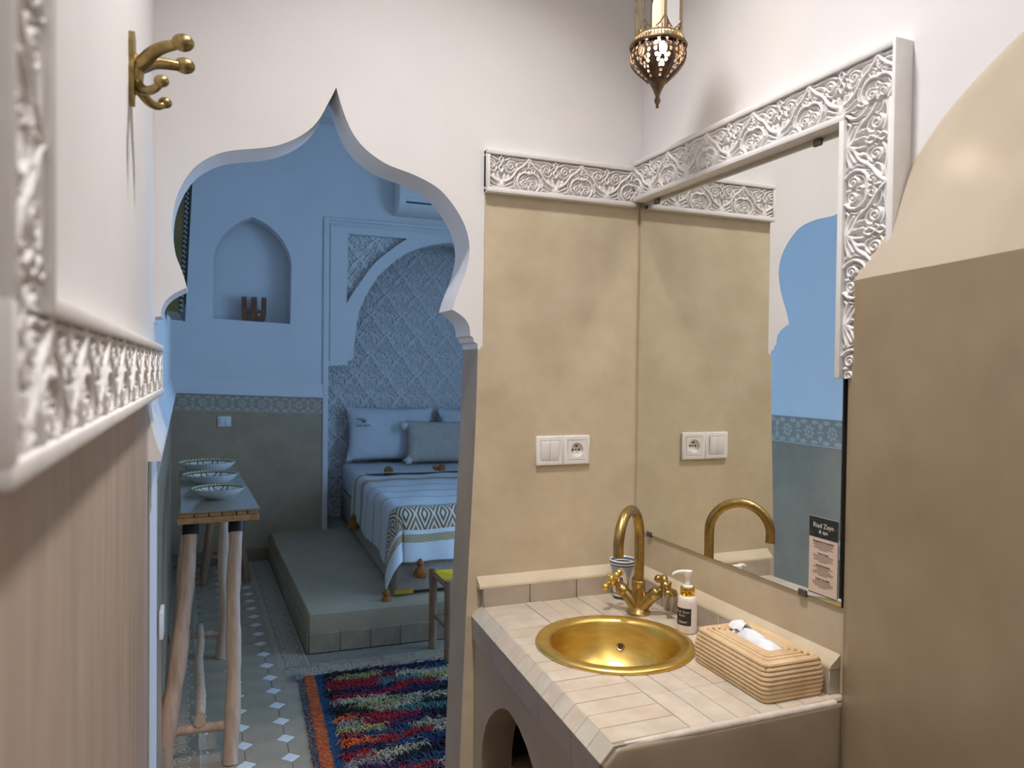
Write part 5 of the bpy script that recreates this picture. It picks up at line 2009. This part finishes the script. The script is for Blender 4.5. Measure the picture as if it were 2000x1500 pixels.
for p in ((-0.056, 3.052), (0.105, 3.05)):
    MB().tube([(p[0], p[1] + 0.010, 0.8715), (p[0], p[1] - 0.006, 0.818)], [0.0285, 0.0292], 18).build('sleeve', RUBBER, CO, smooth=True, angle=50)
branch([(-0.118, 2.95, 0.125), (-0.02, 2.945, 0.128), (0.085, 2.935, 0.126)], 0.017, 'stretcher', WOOD, CO)
branch([(-0.12, 4.0, 0.125), (-0.02, 4.0, 0.122), (0.078, 3.99, 0.118)], 0.018, 'stretcher', WOOD, CO)
branch([(-0.021, 2.925, 0.158), (-0.018, 3.2, 0.163), (-0.032, 3.5, 0.157), (-0.022, 3.8, 0.160), (-0.030, 4.04, 0.152)], (0.020, 0.016), 'long_stretcher', WOOD, CO)
settle(CO, (0.03, 3.55, 0))

# painted dishes
prof = [(0.0001, 0.0), (0.42, 0.0), (0.44, 0.02), (0.62, 0.10), (0.84, 0.23), (0.985, 0.40), (1.0, 0.43), (0.985, 0.435), (0.83, 0.275), (0.6, 0.155), (0.3, 0.10), (0.0001, 0.095)]
MBp = MB().lathe(prof, 56, mi=0)
nfo = 56
for i in range(len(MBp.f)):
    MBp.m[i] = 0 if i // nfo < 6 else 1
names = ('smallest of three painted dishes, nearest the front of the console table', 'middle of three painted dishes on the console table', 'largest of three painted dishes, at the far end of the console table')
dsh = None
for (x, y, r), nm in zip(((0.044, 3.24, 0.103), (0.018, 3.62, 0.119), (0.004, 4.02, 0.134)), names):
    if dsh is None:
        dsh = MBp.build('painted_dish', [EARTHEN, DISH], None, smooth=True, angle=50)
        ob = dsh
    else:
        ob = copy_obj(dsh)
    ob.location = (x, y, 0.9182)
    ob.scale = (r, r, r)
    tag(ob, nm, 'dish', group='painted dishes on the console table')


# ------------------------------------------------------------------ stools
def stool(label, loc, w_, d_, hgt, seat_m, rz=0.0, splay=0.0, leg_r=0.022):
    st = thing('wooden_stool', label, 'stool', loc, rz, group='rustic wooden stools')
    for sx in (0, 1):
        for sy in (0, 1):
            x, y = (w_ * sx, d_ * sy)
            ex, ey_ = (x + (sx * 2 - 1) * splay, y + (sy * 2 - 1) * splay * 0.6)
            branch([(ex, ey_, 0.0), (ex * 0.5 + x * 0.5, ey_ * 0.5 + y * 0.5, hgt * 0.5), (x, y, hgt)], (leg_r * 0.92, leg_r), 'leg', STOOLW, st, wob=0.04)
    for z in (hgt * 0.42, hgt - 0.035):
        for (a, b) in (((0, 0), (w_, 0)), ((w_, 0), (w_, d_)), ((w_, d_), (0, d_)), ((0, d_), (0, 0))):
            MB().tube([(a[0], a[1], z), (b[0], b[1], z)], 0.011, 8).build('rung', STOOLW, st, smooth=True)
    # woven cord seat, four triangles of cords, each sagging a little
    n = 15
    for (a, b) in (((0, 0), (w_, 0)), ((w_, 0), (w_, d_)), ((w_, d_), (0, d_)), ((0, d_), (0, 0))):
        mb = MB()
        A, B, Cc = Vector((*a, 0)), Vector((*b, 0)), Vector((w_ / 2, d_ / 2, 0))
        for k in range(n):
            t = (k + 0.5) / n
            p, q = A.lerp(Cc, t), B.lerp(Cc, t)
            z = hgt - 0.018 - 0.014 * t
            mb.tube([(p.x, p.y, z), ((p.x + q.x) / 2, (p.y + q.y) / 2, z - 0.002), (q.x, q.y, z)], 0.5 * min(w_, d_) / n * 0.56, 6)
        mb.build('woven_seat', seat_m, st, smooth=True, angle=60)
    return st


stool('wooden stool with a yellow cord seat beside the pillar', (1.098, 3.50, 0), 0.30, 0.255, 0.415, YELLOW, rz=0.02)
stool('wooden stool with splayed legs behind the console table', (0.03, 5.36, 0), 0.17, 0.14, 0.42, STOOLW, rz=0.0, splay=0.05, leg_r=0.026)

# ------------------------------------------------------------------ shaggy rug
RG = thing('shaggy_rug', 'multicoloured shaggy rag rug with an orange border on the tiles', 'rug', (0.40, 3.59, 0), rz=math.radians(2.6) * -1)
RW, RL = 1.05, 1.55        # along +x, along -y
box('base', (0.0, RW, -RL, 0.0, 0.0005, 0.006), mat('rug_weft', (0.05, 0.045, 0.05), 0.95, col2=(0.1, 0.08, 0.08), scale=60), RG)
PAL = [(.020, .014, .06), (.008, .008, .009), (.30, .010, .020), (.36, .012, .012), (.04, .13, .15), (.02, .06, .12), (.46, .38, .24), (.52, .46, .31), (.75, .13, .02), (.06, .018, .07), (.36, .34, .12), (.022, .016, .08), (.28, .24, .22), (.08, .20, .20)]
WGT = [3, 2.4, 2.4, 1.8, 1.2, 1.3, 2.0, 1.4, 2.0, 1.8, 1.2, 1.6, 0.9, 0.9]
pr_ = random.Random(11)
cells = {}


def rug_col(x, y):
    row = math.floor((y + 0.012 * math.sin(9 * x) + 0.008 * math.sin(23 * x + 1)) / 0.052)
    sh = (row * 0.37) % 1.0
    colx = math.floor((x + 0.02 * math.sin(40 * y)) / 0.21 + sh)
    if (row, colx) not in cells:
        cells[(row, colx)] = pr_.choices(PAL, WGT)[0]
    return cells[(row, colx)]


def fibres(name, N, xr, yr, col_fn, length, lean, width=0.0022, up=(0.35, 1.0)):
    vs_, fs_, cs_ = [], [], []
    r = random.Random(hash(name) % 1000 if False else len(name) * 7 + N)
    for _ in range(N):
        x, y = r.uniform(*xr), r.uniform(*yr)
        c_ = col_fn(x, y)
        k = r.uniform(0.75, 1.25)
        c_ = tuple(min(1, v * k) for v in c_)
        an = r.gauss(lean[0], lean[1])
        L_ = r.uniform(*length)
        d = Vector((math.cos(an), math.sin(an), 0))
        s = Vector((-d.y, d.x, 0)) * (width * r.uniform(0.7, 1.3))
        h1 = L_ * r.uniform(*up) * 0.55
        p0 = Vector((x, y, 0.004))
        p1 = p0 + d * L_ * 0.35 + Vector((0, 0, h1))
        p2 = p0 + d * L_ * 0.80 + Vector((0, 0, h1 * r.uniform(0.55, 1.15)))
        p3 = p0 + d * L_ + Vector((0, 0, max(0.004, h1 * r.uniform(0.0, 0.8))))
        o_ = len(vs_)
        vs_ += [p0 - s, p0 + s, p1 - s, p1 + s, p2 - s * 0.8, p2 + s * 0.8, p3]
        fs_ += [(o_, o_ + 1, o_ + 3, o_ + 2), (o_ + 2, o_ + 3, o_ + 5, o_ + 4), (o_ + 4, o_ + 5, o_ + 6)]
        cs_ += [c_] * 7
    me_ = bpy.data.meshes.new(name)
    me_.from_pydata([tuple(v) for v in vs_], [], fs_)
    at = me_.color_attributes.new('col', 'FLOAT_COLOR', 'POINT')
    at.data.foreach_set('color', np.array([(*c_, 1.0) for c_ in cs_], dtype=np.float32).ravel())
    me_.materials.append(YARN)
    ob_ = bpy.data.objects.new(name, me_)
    COL.objects.link(ob_)
    ob_.parent = RG
    ob_['kind'] = 'stuff'
    return ob_


fibres('pile', 26000, (0.115, RW), (-1.15, -0.01), rug_col, (0.022, 0.050), (-PI / 2 + 0.3, 0.9))
fibres('orange_border', 3200, (0.040, 0.078), (-1.2, 0.0), lambda x, y: (0.62, 0.12, 0.03) if pr_.random() < .75 else (0.70, 0.20, 0.07), (0.016, 0.026), (PI, 0.25), 0.002, (0.2, 0.5))
fibres('blue_border', 2600, (0.078, 0.118), (-1.2, 0.0), lambda x, y: (0.012, 0.085, 0.20), (0.014, 0.024), (-PI / 2, 0.7), 0.002, (0.2, 0.6))
fibres('grey_selvedge', 2600, (0.0, 0.040), (-1.2, 0.0), lambda x, y: pr_.choice([(.22, .20, .20), (.13, .10, .15), (.30, .28, .26), (.05, .04, .07)]), (0.010, 0.020), (-PI / 2, 0.35), 0.0018, (0.1, 0.35))
fibres('corner_fringe', 90, (0.0, 0.03), (-0.03, 0.01), lambda x, y: (.32, .33, .31), (0.03, 0.07), (PI - 0.2, 0.5), 0.0014, (0.05, 0.25))
